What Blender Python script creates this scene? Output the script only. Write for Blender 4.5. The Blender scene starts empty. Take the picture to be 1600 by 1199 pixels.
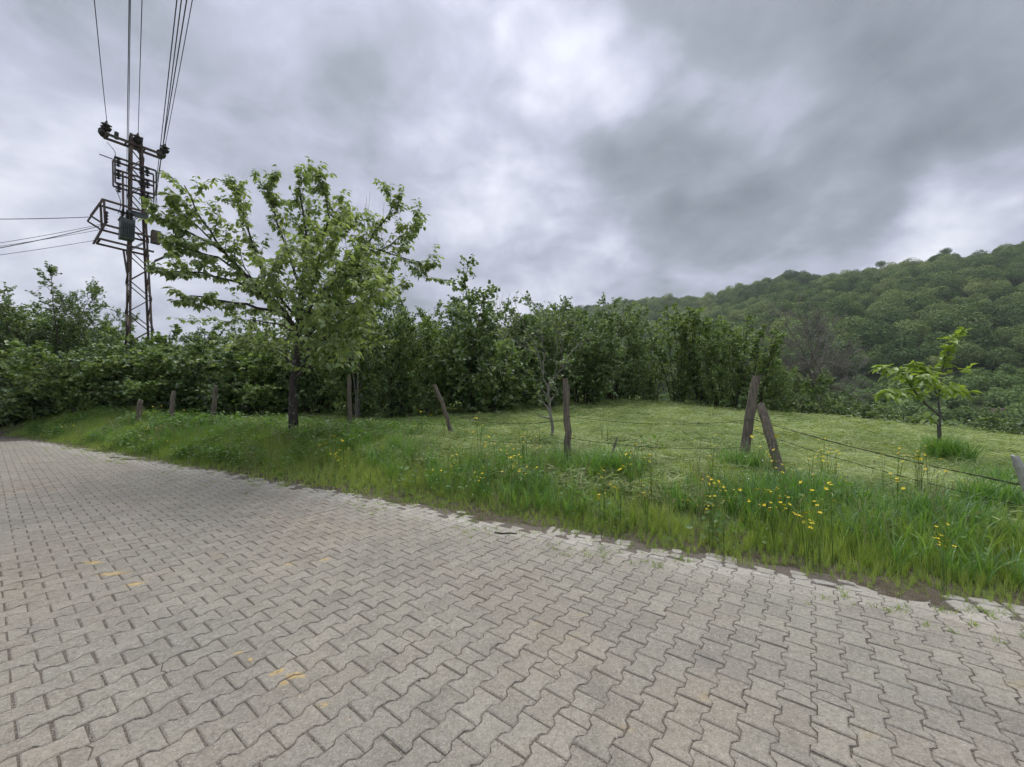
import bpy, math, random
import numpy as np
from mathutils import Matrix, Vector

random.seed(7)
RNG = np.random.default_rng(7)
sc = bpy.context.scene
COL = sc.collection
R = math.radians

# ------------------------------------------------------------------ camera
W_PX, H_PX, F_PX = 1600.0, 1199.0, 623.13
PITCH, ROLL, CAM_H = 0.03086, 0.01087, 1.543          # pitched up, rolled a little
cam_data = bpy.data.cameras.new('camera')
cam_data.sensor_fit = 'HORIZONTAL'
cam_data.sensor_width = 36.0
cam_data.lens = 36.0 * F_PX / W_PX
cam_data.clip_start = 0.05
cam_data.clip_end = 9000
cam = bpy.data.objects.new('camera', cam_data)
COL.objects.link(cam)
_f = np.array([0, math.cos(PITCH), math.sin(PITCH)])
_r0 = np.array([1.0, 0, 0])
_d0 = np.cross(_f, _r0)
_r = math.cos(ROLL) * _r0 - math.sin(ROLL) * _d0
_d = math.sin(ROLL) * _r0 + math.cos(ROLL) * _d0
CAM = np.array([0.0, 0.0, CAM_H])
cam.matrix_world = Matrix(((_r[0], -_d[0], -_f[0], 0), (_r[1], -_d[1], -_f[1], 0),
                           (_r[2], -_d[2], -_f[2], CAM_H), (0, 0, 0, 1)))
sc.camera = cam

# ------------------------------------------------------------------ world: overcast sky
SUN_AZ, SUN_EL = 8.0, 60.0        # degrees to the right of straight ahead, above the horizon
world = bpy.data.worlds.new('World')
sc.world = world
world.use_nodes = True
wt = world.node_tree
for n in list(wt.nodes):
    wt.nodes.remove(n)


class NT:
    """small helper for building node trees"""
    def __init__(self, tree):
        self.t = tree

    def node(self, kind, **kw):
        n = self.t.nodes.new(kind)
        for k, v in kw.items():
            setattr(n, k, v)
        return n

    def link(self, a, b):
        self.t.links.new(a, b)

    def setin(self, sock, v):
        if hasattr(v, 'links') or isinstance(v, bpy.types.NodeSocket):
            self.t.links.new(v, sock)
        else:
            sock.default_value = v

    def math(self, op, a, b=0.0, clamp=False):
        n = self.node('ShaderNodeMath', operation=op, use_clamp=clamp)
        self.setin(n.inputs[0], a)
        self.setin(n.inputs[1], b)
        return n.outputs[0]

    def vmath(self, op, a, b=(0, 0, 0), out=0):
        n = self.node('ShaderNodeVectorMath', operation=op)
        self.setin(n.inputs[0], a)
        if op == 'SCALE':
            self.setin(n.inputs[3], b)
        else:
            self.setin(n.inputs[1], b)
        return n.outputs['Value' if op in ('DOT_PRODUCT', 'LENGTH', 'DISTANCE') else 'Vector']

    def noise(self, vec, scale, detail=4.0, rough=0.55, dist=0.0):
        n = self.node('ShaderNodeTexNoise')
        self.setin(n.inputs['Vector'], vec)
        n.inputs['Scale'].default_value = scale
        n.inputs['Detail'].default_value = detail
        n.inputs['Roughness'].default_value = rough
        n.inputs['Distortion'].default_value = dist
        return n.outputs['Fac']

    def ramp(self, fac, stops, interp='LINEAR'):
        n = self.node('ShaderNodeValToRGB')
        cr = n.color_ramp
        cr.interpolation = interp
        while len(cr.elements) < len(stops):
            cr.elements.new(0.5)
        for e, (p, c) in zip(cr.elements, stops):
            e.position = p
            e.color = (c[0], c[1], c[2], 1) if not isinstance(c, (int, float)) else (c, c, c, 1)
        self.setin(n.inputs[0], fac)
        return n.outputs[0]

    def mix(self, fac, a, b, mode='MIX'):
        n = self.node('ShaderNodeMix', data_type='RGBA', blend_type=mode)
        self.setin(n.inputs[0], fac)
        for s, v in ((n.inputs[6], a), (n.inputs[7], b)):
            if isinstance(v, tuple):
                v = (v[0], v[1], v[2], 1)
            self.setin(s, v)
        return n.outputs[2]

    def maprange(self, v, a, b, c=0.0, d=1.0, smooth=False):
        n = self.node('ShaderNodeMapRange')
        n.interpolation_type = 'SMOOTHSTEP' if smooth else 'LINEAR'
        self.setin(n.inputs[0], v)
        for i, x in enumerate((a, b, c, d)):
            n.inputs[i + 1].default_value = x
        return n.outputs[0]


def px_dir(px, py):
    v = _f + _r * (px - W_PX / 2) / F_PX + _d * (py - H_PX / 2) / F_PX
    return v


w = NT(wt)
tc = w.node('ShaderNodeTexCoord')
gen = tc.outputs['Generated']
sky = w.node('ShaderNodeTexSky')
sky.sky_type = 'NISHITA'
sky.sun_disc = False
sky.sun_elevation = R(SUN_EL)
sky.sun_rotation = R(SUN_AZ)
sep = w.node('ShaderNodeSeparateXYZ')
w.link(gen, sep.inputs[0])
zc = w.math('ADD', w.math('ABSOLUTE', sep.outputs[2]), 0.42)
cmb = w.node('ShaderNodeCombineXYZ')
w.link(w.math('DIVIDE', sep.outputs[0], zc), cmb.inputs[0])
w.link(w.math('DIVIDE', sep.outputs[1], zc), cmb.inputs[1])
plane = cmb.outputs[0]
n_big = w.noise(w.vmath('ADD', plane, (3.1, 1.7, 0.0)), 1.7, 5.0, 0.5, 0.5)
n_mid = w.noise(w.vmath('ADD', plane, (7.3, 4.1, 2.0)), 3.6, 6.0, 0.54, 0.35)
warpn = w.node('ShaderNodeTexNoise')
w.link(plane, warpn.inputs['Vector'])
warpn.inputs['Scale'].default_value = 2.4
warpn.inputs['Detail'].default_value = 4.0
warp = w.vmath('SCALE', w.vmath('SUBTRACT', warpn.outputs['Color'], (0.5, 0.5, 0.5)), 0.42)
gdir = w.vmath('NORMALIZE', w.vmath('ADD', gen, warp))
bright = w.math('MULTIPLY', w.math('SUBTRACT', n_big, 0.5), 0.70)
bright = w.math('ADD', bright, w.math('MULTIPLY', w.math('SUBTRACT', n_mid, 0.5), 0.80))
SKY_BLOBS = [  # pixel in the photograph, angular radius (deg), amplitude
    (920, 130, 6, 0.34), (985, 185, 5, 0.32), (865, 55, 5, 0.18), (790, 150, 9, 0.12), (730, 280, 7, 0.20), (820, 405, 9, 0.24), (1150, 410, 7, 0.20),
    (1300, 385, 7, 0.42), (1420, 372, 6, 0.36), (1560, 345, 7, 0.36), (1400, 150, 26, -0.36), (1330, 285, 10, -0.18), (1130, 350, 6, -0.28),
    (1560, 40, 14, -0.06), (1000, 330, 7, -0.20), (660, 150, 10, -0.08), (60, 330, 14, 0.20), (60, 130, 14, -0.05), (300, 60, 14, -0.04), (500, 300, 10, 0.10),
]
for px, py, rad, amp in SKY_BLOBS:
    v = px_dir(px, py)
    v = v / np.linalg.norm(v)
    dt = w.vmath('DOT_PRODUCT', gdir, tuple(v))
    m = w.maprange(dt, math.cos(R(rad * 1.5)), 1.0, 0.0, 1.0, smooth=True)
    bright = w.math('ADD', bright, w.math('MULTIPLY', m, amp * 0.62))
# an overcast sky is brightest overhead
n_fin = w.noise(w.vmath('ADD', plane, (1.3, 9.1, 5.0)), 9.0, 6.0, 0.55, 0.6)
bright = w.math('ADD', bright, w.math('MULTIPLY', w.math('SUBTRACT', n_fin, 0.5), 0.34))
bright = w.math('ADD', bright, 0.48)
cl = w.ramp(bright, [(0.0, (0.160, 0.180, 0.208)), (0.30, (0.252, 0.274, 0.320)), (0.52, (0.378, 0.396, 0.482)),
                     (0.74, (0.560, 0.578, 0.660)), (0.98, (0.76, 0.77, 0.82))])
cl = w.vmath('SCALE', cl, w.math('ADD', 0.88, w.math('MULTIPLY', w.math('POWER', w.math('MAXIMUM', sep.outputs[2], 0.0), 2.0), 0.60)))
mixed = w.mix(0.95, w.vmath('SCALE', sky.outputs[0], 0.08), cl)
bg = w.node('ShaderNodeBackground')
w.link(mixed, bg.inputs[0])
bg.inputs[1].default_value = 1.0
wo = w.node('ShaderNodeOutputWorld')
w.link(bg.outputs[0], wo.inputs[0])

sun_data = bpy.data.lights.new('sun', 'SUN')
sun_data.energy = 1.5
sun_data.angle = R(35)
sun_data.color = (1.0, 0.97, 0.92)
sun = bpy.data.objects.new('sun', sun_data)
COL.objects.link(sun)
_sd = Vector((math.sin(R(SUN_AZ)) * math.cos(R(SUN_EL)), math.cos(R(SUN_AZ)) * math.cos(R(SUN_EL)), math.sin(R(SUN_EL))))
sun.rotation_euler = _sd.to_track_quat('Z', 'Y').to_euler()
sun.location = _sd * 50

sc.view_settings.view_transform = 'Standard'
sc.view_settings.look = 'None'
sc.view_settings.gamma = 1
sc.view_settings.use_curve_mapping = False
sc.view_settings.exposure = 0.6
sc.cycles.use_denoising = True
sc.cycles.max_bounces = 8
sc.cycles.diffuse_bounces = 4
sc.cycles.transmission_bounces = 4
sc.cycles.glossy_bounces = 2
sc.cycles.volume_bounces = 1
sc.cycles.sample_clamp_indirect = 4.0
sc.cycles.use_fast_gi = False
sc.cycles.use_adaptive_sampling = True
sc.cycles.adaptive_threshold = 0.03

# ------------------------------------------------------------------ numeric helpers
_P = np.random.default_rng(3).permutation(256)
_PP = np.concatenate([_P, _P, _P])
_VAL = np.random.default_rng(4).random(256)


def vnoise(x, y, seed=0):
    """value noise in 0..1, vectorised"""
    x = np.asarray(x, float) + seed * 17.31
    y = np.asarray(y, float) + seed * 9.77
    xi = np.floor(x).astype(int)
    yi = np.floor(y).astype(int)
    fx, fy = x - xi, y - yi
    fx = fx * fx * (3 - 2 * fx)
    fy = fy * fy * (3 - 2 * fy)

    def h(a, b):
        return _VAL[_PP[(_PP[a & 255] + b) & 255]]
    return ((h(xi, yi) * (1 - fx) + h(xi + 1, yi) * fx) * (1 - fy) +
            (h(xi, yi + 1) * (1 - fx) + h(xi + 1, yi + 1) * fx) * fy)


def fbm(x, y, seed=0, oct=4):
    t, a, s = 0, 0.5, 0
    for i in range(oct):
        t = t + a * vnoise(x * 2 ** i, y * 2 ** i, seed + i)
        s += a
        a *= 0.5
    return t / s


def sstep(a, b, x):
    t = np.clip((np.asarray(x, float) - a) / (b - a), 0, 1)
    return t * t * (3 - 2 * t)


def ground_at(px, py, z=0.0):
    v = px_dir(px, py)
    return CAM + v * ((z - CAM_H) / v[2])


def at_depth(px, py, y):
    v = px_dir(px, py)
    return CAM + v * (y / v[1])


# road edge, traced on the ground
_e = np.array([ground_at(*p)[:2] for p in ((60, 690), (250, 727), (450, 758), (700, 800), (1000, 856), (1300, 915), (1590, 962))])
_k, _b = np.polyfit(_e[:, 0], _e[:, 1], 1)
E_DIR = np.array([1.0, _k]) / math.hypot(1, _k)      # along the edge, to the right
E_NRM = np.array([-E_DIR[1], E_DIR[0]])              # away from the road
E_O = np.array([0.0, _b])


def sd(x, y):
    """along-edge and across-edge coordinates"""
    dx, dy = np.asarray(x, float) - E_O[0], np.asarray(y, float) - E_O[1]
    s = dx * E_DIR[0] + dy * E_DIR[1]
    wob = 0.10 * (fbm(s * 0.55, s * 0 + 3.0, 5, 3) - 0.5) * 2
    return s, dx * E_NRM[0] + dy * E_NRM[1] + wob


def xy_of(s, d):
    s = np.asarray(s, float)
    wob = 0.10 * (fbm(s * 0.55, s * 0 + 3.0, 5, 3) - 0.5) * 2
    dd = np.asarray(d, float) - wob
    return E_O[0] + s * E_DIR[0] + dd * E_NRM[0], E_O[1] + s * E_DIR[1] + dd * E_NRM[1]


def terrain(x, y, fine=True):
    x = np.asarray(x, float)
    y = np.asarray(y, float)
    s, d = sd(x, y)
    c = 0.6 * x + 0.8 * y
    lf = 1 - sstep(-5.0, 0.5, x)
    field = 0.45 + (0.066 - 0.056 * lf) * (np.minimum(y, 40) - 6.6) - 0.030 * np.clip(x - 3.0, 0, 60) - 0.022 * np.clip(x - 6.5, 0, 30) + 0.030 * np.clip(-x - 9.5, 0, 9)
    drop = np.clip(c - 18.6, 0, None)
    fall = 0.02 * np.clip(drop, 0, 6) ** 2 + np.clip(drop - 6, 0, None) * 0.26
    field = np.maximum(field - fall, -22 + 2.0 * fbm(x * 0.01, y * 0.01, 2))
    q = 0.737 * x + 0.677 * y
    along = -0.677 * x + 0.737 * y
    hq = np.clip(q - 95, 0, 340)
    hill = -22 + (0.350 + 0.00012 * np.clip(along, -60, 420)) * hq + (fbm(along * 0.012, q * 0.006, 8, 3) - 0.5) * 26 * sstep(110, 260, q) - np.clip(q - 435, 0, None) * 0.12
    hill = hill + (fbm(along * 0.03, q * 0.02, 12, 2) - 0.5) * 7 * sstep(110, 180, q)
    z = np.where(q > 60, np.maximum(field, hill), field)
    if fine:
        near = 1 - sstep(25, 45, np.hypot(x, y))
        z = z + near * ((fbm(x * 2.2, y * 2.2, 21, 3) - 0.5) * 0.15 + (fbm(x * 0.5, y * 0.5, 25, 2) - 0.5) * 0.12) * sstep(0.6, 2.0, d)
    bank = sstep(0.12, 1.9, d)
    z = -0.07 * (1 - sstep(-0.05, 0.30, d)) + bank * z
    return np.where(d < -7.2, -0.05 + 0 * z, z)


def TZ(x, y):
    return float(terrain(x, y))


# ------------------------------------------------------------------ mesh helpers
def mesh_np(name, verts, facesets, smooth=False, attrs=None, vattrs=None):
    """facesets: list of (M,k) int arrays; attrs: {name: per-face floats}"""
    me = bpy.data.meshes.new(name)
    verts = np.asarray(verts, np.float32)
    loops = np.concatenate([np.asarray(f, np.int32).ravel() for f in facesets if len(f)])
    tot = np.concatenate([np.full(len(f), np.asarray(f).shape[1], np.int32) for f in facesets if len(f)])
    start = np.concatenate([[0], np.cumsum(tot)[:-1]]).astype(np.int32)
    me.vertices.add(len(verts))
    me.vertices.foreach_set('co', verts.ravel())
    me.loops.add(len(loops))
    me.loops.foreach_set('vertex_index', loops)
    me.polygons.add(len(tot))
    me.polygons.foreach_set('loop_start', start)
    me.polygons.foreach_set('loop_total', tot)
    me.polygons.foreach_set('use_smooth', np.full(len(tot), bool(smooth)))
    for k, v in (attrs or {}).items():
        a = me.attributes.new(k, 'FLOAT', 'FACE')
        a.data.foreach_set('value', np.asarray(v, np.float32))
    for k, v in (vattrs or {}).items():
        a = me.attributes.new(k, 'FLOAT', 'POINT')
        a.data.foreach_set('value', np.asarray(v, np.float32))
    me.update(calc_edges=True)
    return me


def put(name, me, mat=None, parent=None, loc=None, label=None, cat=None, group=None, kind=None, link=True):
    o = bpy.data.objects.new(name, me)
    if mat is not None and len(me.materials) == 0:
        me.materials.append(mat)
    if link:
        COL.objects.link(o)
    if parent is not None:
        o.parent = parent
    if loc is not None:
        o.location = loc
    tag(o, label, cat, group, kind)
    return o


def tag(o, label=None, cat=None, group=None, kind=None):
    for k, v in (('label', label), ('category', cat), ('group', group), ('kind', kind)):
        if v:
            o[k] = v
    return o


def empty(name, loc, label, cat, group=None, rz=0.0):
    o = bpy.data.objects.new(name, None)
    o.empty_display_size = 0.2
    COL.objects.link(o)
    o.location = loc
    o.rotation_euler = (0, 0, rz)
    return tag(o, label, cat, group)


def frame_of(d):
    d = d / (np.linalg.norm(d) + 1e-12)
    a = np.array([0, 0, 1.0]) if abs(d[2]) < 0.9 else np.array([1.0, 0, 0])
    u = np.cross(d, a)
    u /= np.linalg.norm(u)
    return u, np.cross(d, u), d


def tube(pts, radii, n=6, cap=True, jitter=0.0, rng=None):
    pts = np.asarray(pts, float)
    m = len(pts)
    radii = np.broadcast_to(np.asarray(radii, float), (m,))
    tang = np.gradient(pts, axis=0)
    u, v, _ = frame_of(tang[0])
    V = []
    ang = np.arange(n) * 2 * math.pi / n
    for i in range(m):
        t = tang[i] / (np.linalg.norm(tang[i]) + 1e-12)
        u = u - t * (u @ t)
        u /= (np.linalg.norm(u) + 1e-12)
        v = np.cross(t, u)
        rr = radii[i] * (1 + (jitter * (rng.random(n) - 0.5) * 2 if jitter else 0))
        V.append(pts[i] + np.outer(np.cos(ang) * rr, u) + np.outer(np.sin(ang) * rr, v))
    V = np.concatenate(V)
    i, j = np.meshgrid(np.arange(m - 1), np.arange(n), indexing='ij')
    a = i * n + j
    b = i * n + (j + 1) % n
    F = np.stack([a, b, b + n, a + n], -1).reshape(-1, 4)
    T = np.zeros((0, 3), int)
    if cap:
        V = np.concatenate([V, pts[:1], pts[-1:]])
        k = len(V)
        jj = np.arange(n)
        T = np.concatenate([np.stack([np.full(n, k - 2), (jj + 1) % n, jj], -1),
                            np.stack([np.full(n, k - 1), (m - 1) * n + jj, (m - 1) * n + (jj + 1) % n], -1)])
    return V, F, T


class MB:
    """collects shapes into one mesh"""
    def __init__(self):
        self.v, self.q, self.t, self.n = [], [], [], 0

    def add(self, V, F=None, T=None):
        self.v.append(np.asarray(V, float))
        if F is not None and len(F):
            self.q.append(np.asarray(F) + self.n)
        if T is not None and len(T):
            self.t.append(np.asarray(T) + self.n)
        self.n += len(V)
        return self

    def tube(self, pts, radii, n=6, cap=True, **k):
        return self.add(*tube(pts, radii, n, cap, **k))

    def bar(self, p0, p1, w, h=None, up=(0, 0, 1)):
        p0, p1 = np.asarray(p0, float), np.asarray(p1, float)
        h = w if h is None else h
        d = p1 - p0
        d /= np.linalg.norm(d)
        up = np.asarray(up, float)
        if abs(up @ d) > 0.95:
            up = np.array([1.0, 0, 0])
        s = np.cross(d, up)
        s /= np.linalg.norm(s)
        t = np.cross(s, d)
        V = [p + s * a * w / 2 + t * b * h / 2 for p in (p0, p1) for a, b in ((-1, -1), (1, -1), (1, 1), (-1, 1))]
        F = [(0, 3, 2, 1), (4, 5, 6, 7), (0, 1, 5, 4), (1, 2, 6, 5), (2, 3, 7, 6), (3, 0, 4, 7)]
        return self.add(V, F)

    def angle(self, p0, p1, w, t, u, v):
        """an L-shaped steel profile with its flanges along u and v"""
        u, v = np.asarray(u, float), np.asarray(v, float)
        prof = [0 * u, u * w, u * w + v * t, u * t + v * t, u * t + v * w, v * w]
        V = [np.asarray(p, float) + q for p in (p0, p1) for q in prof]
        F = [(i, (i + 1) % 6, (i + 1) % 6 + 6, i + 6) for i in range(6)]
        F += [(0, 3, 2, 1), (0, 5, 4, 3), (6, 7, 8, 9), (6, 9, 10, 11)]
        return self.add(V, F)

    def box(self, c, sx, sy, sz, M=None):
        V = np.array([(a * sx / 2, b * sy / 2, e * sz / 2) for e in (-1, 1) for a, b in ((-1, -1), (1, -1), (1, 1), (-1, 1))])
        if M is not None:
            V = V @ np.asarray(M).T
        return self.add(V + np.asarray(c, float), [(0, 3, 2, 1), (4, 5, 6, 7), (0, 1, 5, 4), (1, 2, 6, 5), (2, 3, 7, 6), (3, 0, 4, 7)])

    def lathe(self, p0, axis, prof, n=10):
        """prof: list of (height along axis, radius)"""
        u, v, d = frame_of(np.asarray(axis, float))
        pts = [np.asarray(p0, float) + d * h for h, r in prof]
        ang = np.arange(n) * 2 * math.pi / n
        V = np.concatenate([p + np.outer(np.cos(ang) * r, u) + np.outer(np.sin(ang) * r, v) for p, (h, r) in zip(pts, prof)])
        m = len(prof)
        i, j = np.meshgrid(np.arange(m - 1), np.arange(n), indexing='ij')
        a, b = i * n + j, i * n + (j + 1) % n
        return self.add(V, np.stack([a, b, b + n, a + n], -1).reshape(-1, 4))

    def mesh(self, name, smooth=False, attrs=None):
        V = np.concatenate(self.v)
        fs = []
        if self.q:
            fs.append(np.concatenate(self.q))
        if self.t:
            fs.append(np.concatenate(self.t))
        return mesh_np(name, V, fs, smooth, attrs)

    def build(self, name, mat, parent=None, smooth=False, **k):
        return put(name, self.mesh(name, smooth), mat, parent, **k)


# ------------------------------------------------------------------ materials
def mat(name):
    m = bpy.data.materials.new(name)
    m.use_nodes = True
    t = NT(m.node_tree)
    for n in list(m.node_tree.nodes):
        m.node_tree.nodes.remove(n)
    out = t.node('ShaderNodeOutputMaterial')
    return m, t, out


def principled(t, out, color, rough=0.8, metallic=0.0, spec=0.3, normal=None):
    p = t.node('ShaderNodeBsdfPrincipled')
    t.setin(p.inputs['Base Color'], color if not isinstance(color, tuple) else (*color, 1))
    t.setin(p.inputs['Roughness'], rough)
    p.inputs['Metallic'].default_value = metallic
    p.inputs['Specular IOR Level'].default_value = spec
    if normal is not None:
        t.link(normal, p.inputs['Normal'])
    t.link(p.outputs[0], out.inputs[0])
    return p


def bump(t, height, strength=0.4, dist=0.01):
    b = t.node('ShaderNodeBump')
    b.inputs['Strength'].default_value = strength
    b.inputs['Distance'].default_value = dist
    t.link(height, b.inputs['Height'])
    return b.outputs[0]


def world_pos(t):
    return t.node('ShaderNodeNewGeometry').outputs['Position']


def obj_pos(t):
    return t.node('ShaderNodeTexCoord').outputs['Object']


def attr(t, name, kind='GEOMETRY'):
    n = t.node('ShaderNodeAttribute', attribute_type=kind, attribute_name=name)
    return n.outputs['Fac']


def leaf_mat(name, dark, mid, light, trans=0.35, gloss=0.10, grough=0.45, patch=0.35, inst=False, whole=None):
    m, t, out = mat(name)
    r = attr(t, 'rnd')
    if inst:
        ri = attr(t, 'tint', 'INSTANCER')
        r = t.math('ADD', t.math('MULTIPLY', r, 0.5), t.math('MULTIPLY', ri, 0.5))
    if whole:                                # colour mostly per tree, not per leaf
        ri = attr(t, 'tint', 'INSTANCER') if whole == 'inst' else t.math('ADD', 0.1, t.math('MULTIPLY', t.node('ShaderNodeObjectInfo').outputs['Random'], 0.8))
        r = t.math('ADD', t.math('MULTIPLY', attr(t, 'rnd'), 0.22), t.math('MULTIPLY', ri, 0.78))
    n = t.noise(world_pos(t), 0.9, 2.0)
    f = t.math('ADD', t.math('MULTIPLY', r, 1 - patch), t.math('MULTIPLY', n, patch))
    col = t.ramp(f, [(0.12, dark), (0.5, mid), (0.9, light)])
    dif = t.node('ShaderNodeBsdfDiffuse')
    t.link(col, dif.inputs[0])
    tr = t.node('ShaderNodeBsdfTranslucent')
    t.link(t.mix(1.0, col, (1.15, 1.2, 0.55), 'MULTIPLY'), tr.inputs[0])
    ms = t.node('ShaderNodeMixShader')
    ms.inputs[0].default_value = trans
    t.link(dif.outputs[0], ms.inputs[1])
    t.link(tr.outputs[0], ms.inputs[2])
    gl = t.node('ShaderNodeBsdfGlossy')
    gl.inputs['Roughness'].default_value = grough
    gl.inputs[0].default_value = (0.9, 0.95, 1.0, 1)
    ms2 = t.node('ShaderNodeMixShader')
    ms2.inputs[0].default_value = gloss
    t.link(ms.outputs[0], ms2.inputs[1])
    t.link(gl.outputs[0], ms2.inputs[2])
    t.link(ms2.outputs[0], out.inputs[0])
    return m


def bark_mat(name, dark, light, lichen=None, scale=6.0, lich_at=0.6):
    m, t, out = mat(name)
    p = obj_pos(t)
    st = t.vmath('MULTIPLY', p, (1, 1, 0.35))
    n1 = t.noise(st, scale * 3, 5, 0.65)
    n2 = t.noise(p, scale * 0.8, 4, 0.6)
    col = t.ramp(t.math('ADD', t.math('MULTIPLY', n1, 0.6), t.math('MULTIPLY', n2, 0.4)), [(0.32, dark), (0.68, light)])
    if lichen:
        col = t.mix(t.maprange(t.noise(p, scale * 1.7, 5, 0.7), lich_at, lich_at + 0.06), col, lichen)
    principled(t, out, col, 0.9, normal=bump(t, n1, 0.8, 0.02))
    return m


M = {}
M['hazel'] = leaf_mat('hazel_leaf', (0.055, 0.1, 0.028), (0.16, 0.24, 0.075), (0.42, 0.52, 0.225), 0.38, 0.08)
M['hazel2'] = leaf_mat('hazel_leaf_yellower', (0.075, 0.13, 0.032), (0.2, 0.295, 0.08), (0.45, 0.55, 0.225), 0.4, 0.07)
M['feather'] = leaf_mat('greyish_leaf', (0.095, 0.15, 0.06), (0.175, 0.25, 0.1), (0.29, 0.37, 0.165), 0.4, 0.06)
M['cherry'] = leaf_mat('cherry_leaf', (0.15, 0.21, 0.085), (0.31, 0.395, 0.17), (0.5, 0.57, 0.3), 0.5, 0.06)
M['sapling'] = leaf_mat('sapling_leaf', (0.2, 0.3, 0.055), (0.32, 0.43, 0.085), (0.46, 0.56, 0.15), 0.42, 0.07)
M['forest'] = leaf_mat('forest_leaf', (0.065, 0.115, 0.038), (0.16, 0.235, 0.075), (0.33, 0.39, 0.145), 0.2, 0.01, patch=0.05, whole='inst')
M['forest_obj'] = leaf_mat('hillside_tree_leaf', (0.065, 0.115, 0.038), (0.15, 0.225, 0.075), (0.28, 0.35, 0.13), 0.2, 0.01, patch=0.05, whole='obj')
M['scrub'] = leaf_mat('scrub_leaf', (0.095, 0.16, 0.055), (0.19, 0.285, 0.095), (0.3, 0.4, 0.145), 0.2, 0.01, patch=0.2, inst=True)
M['grass'] = leaf_mat('grass_blade', (0.095, 0.17, 0.032), (0.305, 0.42, 0.088), (0.59, 0.65, 0.23), 0.5, 0.05, 0.4, inst=True)
M['grass_dark'] = leaf_mat('rank_grass_blade', (0.06, 0.145, 0.03), (0.18, 0.34, 0.072), (0.4, 0.56, 0.17), 0.48, 0.06, 0.4, inst=True)
M['hay'] = leaf_mat('cut_grass_blade', (0.11, 0.17, 0.05), (0.335, 0.425, 0.155), (0.64, 0.68, 0.37), 0.3, 0.03, 0.5, inst=True)
M['weed'] = leaf_mat('weed_leaf', (0.095, 0.19, 0.04), (0.165, 0.28, 0.065), (0.25, 0.37, 0.11), 0.45, 0.03, 0.45, inst=True)
M['hazel_bark'] = bark_mat('hazel_bark', (0.035, 0.028, 0.022), (0.12, 0.10, 0.08))
M['cherry_bark'] = bark_mat('cherry_bark', (0.018, 0.015, 0.013), (0.085, 0.072, 0.062), (0.34, 0.34, 0.30), 5.0, 0.60)
M['pale_bark'] = bark_mat('pale_bark', (0.12, 0.11, 0.095), (0.34, 0.32, 0.28), (0.10, 0.09, 0.08), 5.0, 0.62)
M['bare_bark'] = bark_mat('bare_twig_bark', (0.14, 0.125, 0.110), (0.34, 0.315, 0.28))
M['sapling_bark'] = bark_mat('sapling_bark', (0.06, 0.055, 0.05), (0.16, 0.145, 0.13))


def wood_mat(name, dark, light):
    m, t, out = mat(name)
    p = obj_pos(t)
    g = t.noise(t.vmath('MULTIPLY', p, (14, 14, 0.8)), 3.0, 6, 0.6, 0.4)
    c = t.noise(p, 3.0, 4)
    col = t.ramp(t.math('ADD', t.math('MULTIPLY', g, 0.75), t.math('MULTIPLY', c, 0.25)), [(0.30, dark), (0.52, tuple((a + b) / 2 for a, b in zip(dark, light))), (0.72, light)])
    principled(t, out, col, 0.85, normal=bump(t, g, 0.9, 0.02))
    return m


M['post'] = wood_mat('weathered_post_wood', (0.048, 0.040, 0.032), (0.31, 0.262, 0.205))
M['post_pale'] = wood_mat('bleached_post_wood', (0.36, 0.35, 0.34), (0.75, 0.74, 0.72))


def plain(name, color, rough=0.7, metallic=0.0, var=0.25, scale=8.0):
    m, t, out = mat(name)
    n = t.noise(obj_pos(t), scale, 4, 0.6)
    a = tuple(c * (1 - var) for c in color)
    b = tuple(min(1, c * (1 + var)) for c in color)
    principled(t, out, t.ramp(n, [(0.3, a), (0.7, b)]), rough, metallic)
    return m


def rusty(name, base, rust, amt=0.5):
    m, t, out = mat(name)
    n = t.noise(obj_pos(t), 5.0, 5, 0.65)
    principled(t, out, t.ramp(n, [(amt - 0.12, base), (amt + 0.12, rust)]), 0.75, 0.1)
    return m


M['steel'] = rusty('rusty_lattice_steel', (0.110, 0.098, 0.094), (0.150, 0.100, 0.078))  # rusty steel, both tones lightened so the colour carries the haze
M['insulator'] = plain('brown_porcelain', (0.030, 0.022, 0.022), 0.35)
M['transformer'] = plain('grey_green_transformer_paint', (0.115, 0.130, 0.130), 0.5)
M['wire'] = plain('dark_cable', (0.045, 0.045, 0.050), 0.6)
M['fence_wire'] = rusty('rusty_fence_wire', (0.030, 0.027, 0.027), (0.060, 0.040, 0.030))
M['yellow'] = plain('buttercup_petal', (0.80, 0.62, 0.02), 0.5, var=0.1)
M['white'] = plain('white_petal', (0.78, 0.78, 0.72), 0.6, var=0.06)
M['stem'] = plain('flower_stem', (0.10, 0.18, 0.03), 0.7)
M['stone'] = plain('pale_stone_chip', (0.46, 0.44, 0.40), 0.85, var=0.35, scale=40)
M['stalk'] = leaf_mat('dry_stalk', (0.22, 0.20, 0.09), (0.38, 0.35, 0.17), (0.52, 0.48, 0.28), 0.3, 0.03, inst=True)
M['stone_dark'] = plain('dark_pebble', (0.03, 0.03, 0.035), 0.6)
M['house_wall'] = plain('white_render', (0.50, 0.49, 0.47), 0.9, var=0.06)
M['house_roof'] = plain('red_brown_tiles', (0.12, 0.075, 0.062), 0.85)
M['dark_glass'] = plain('dark_window_pane', (0.03, 0.035, 0.04), 0.2)

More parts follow.
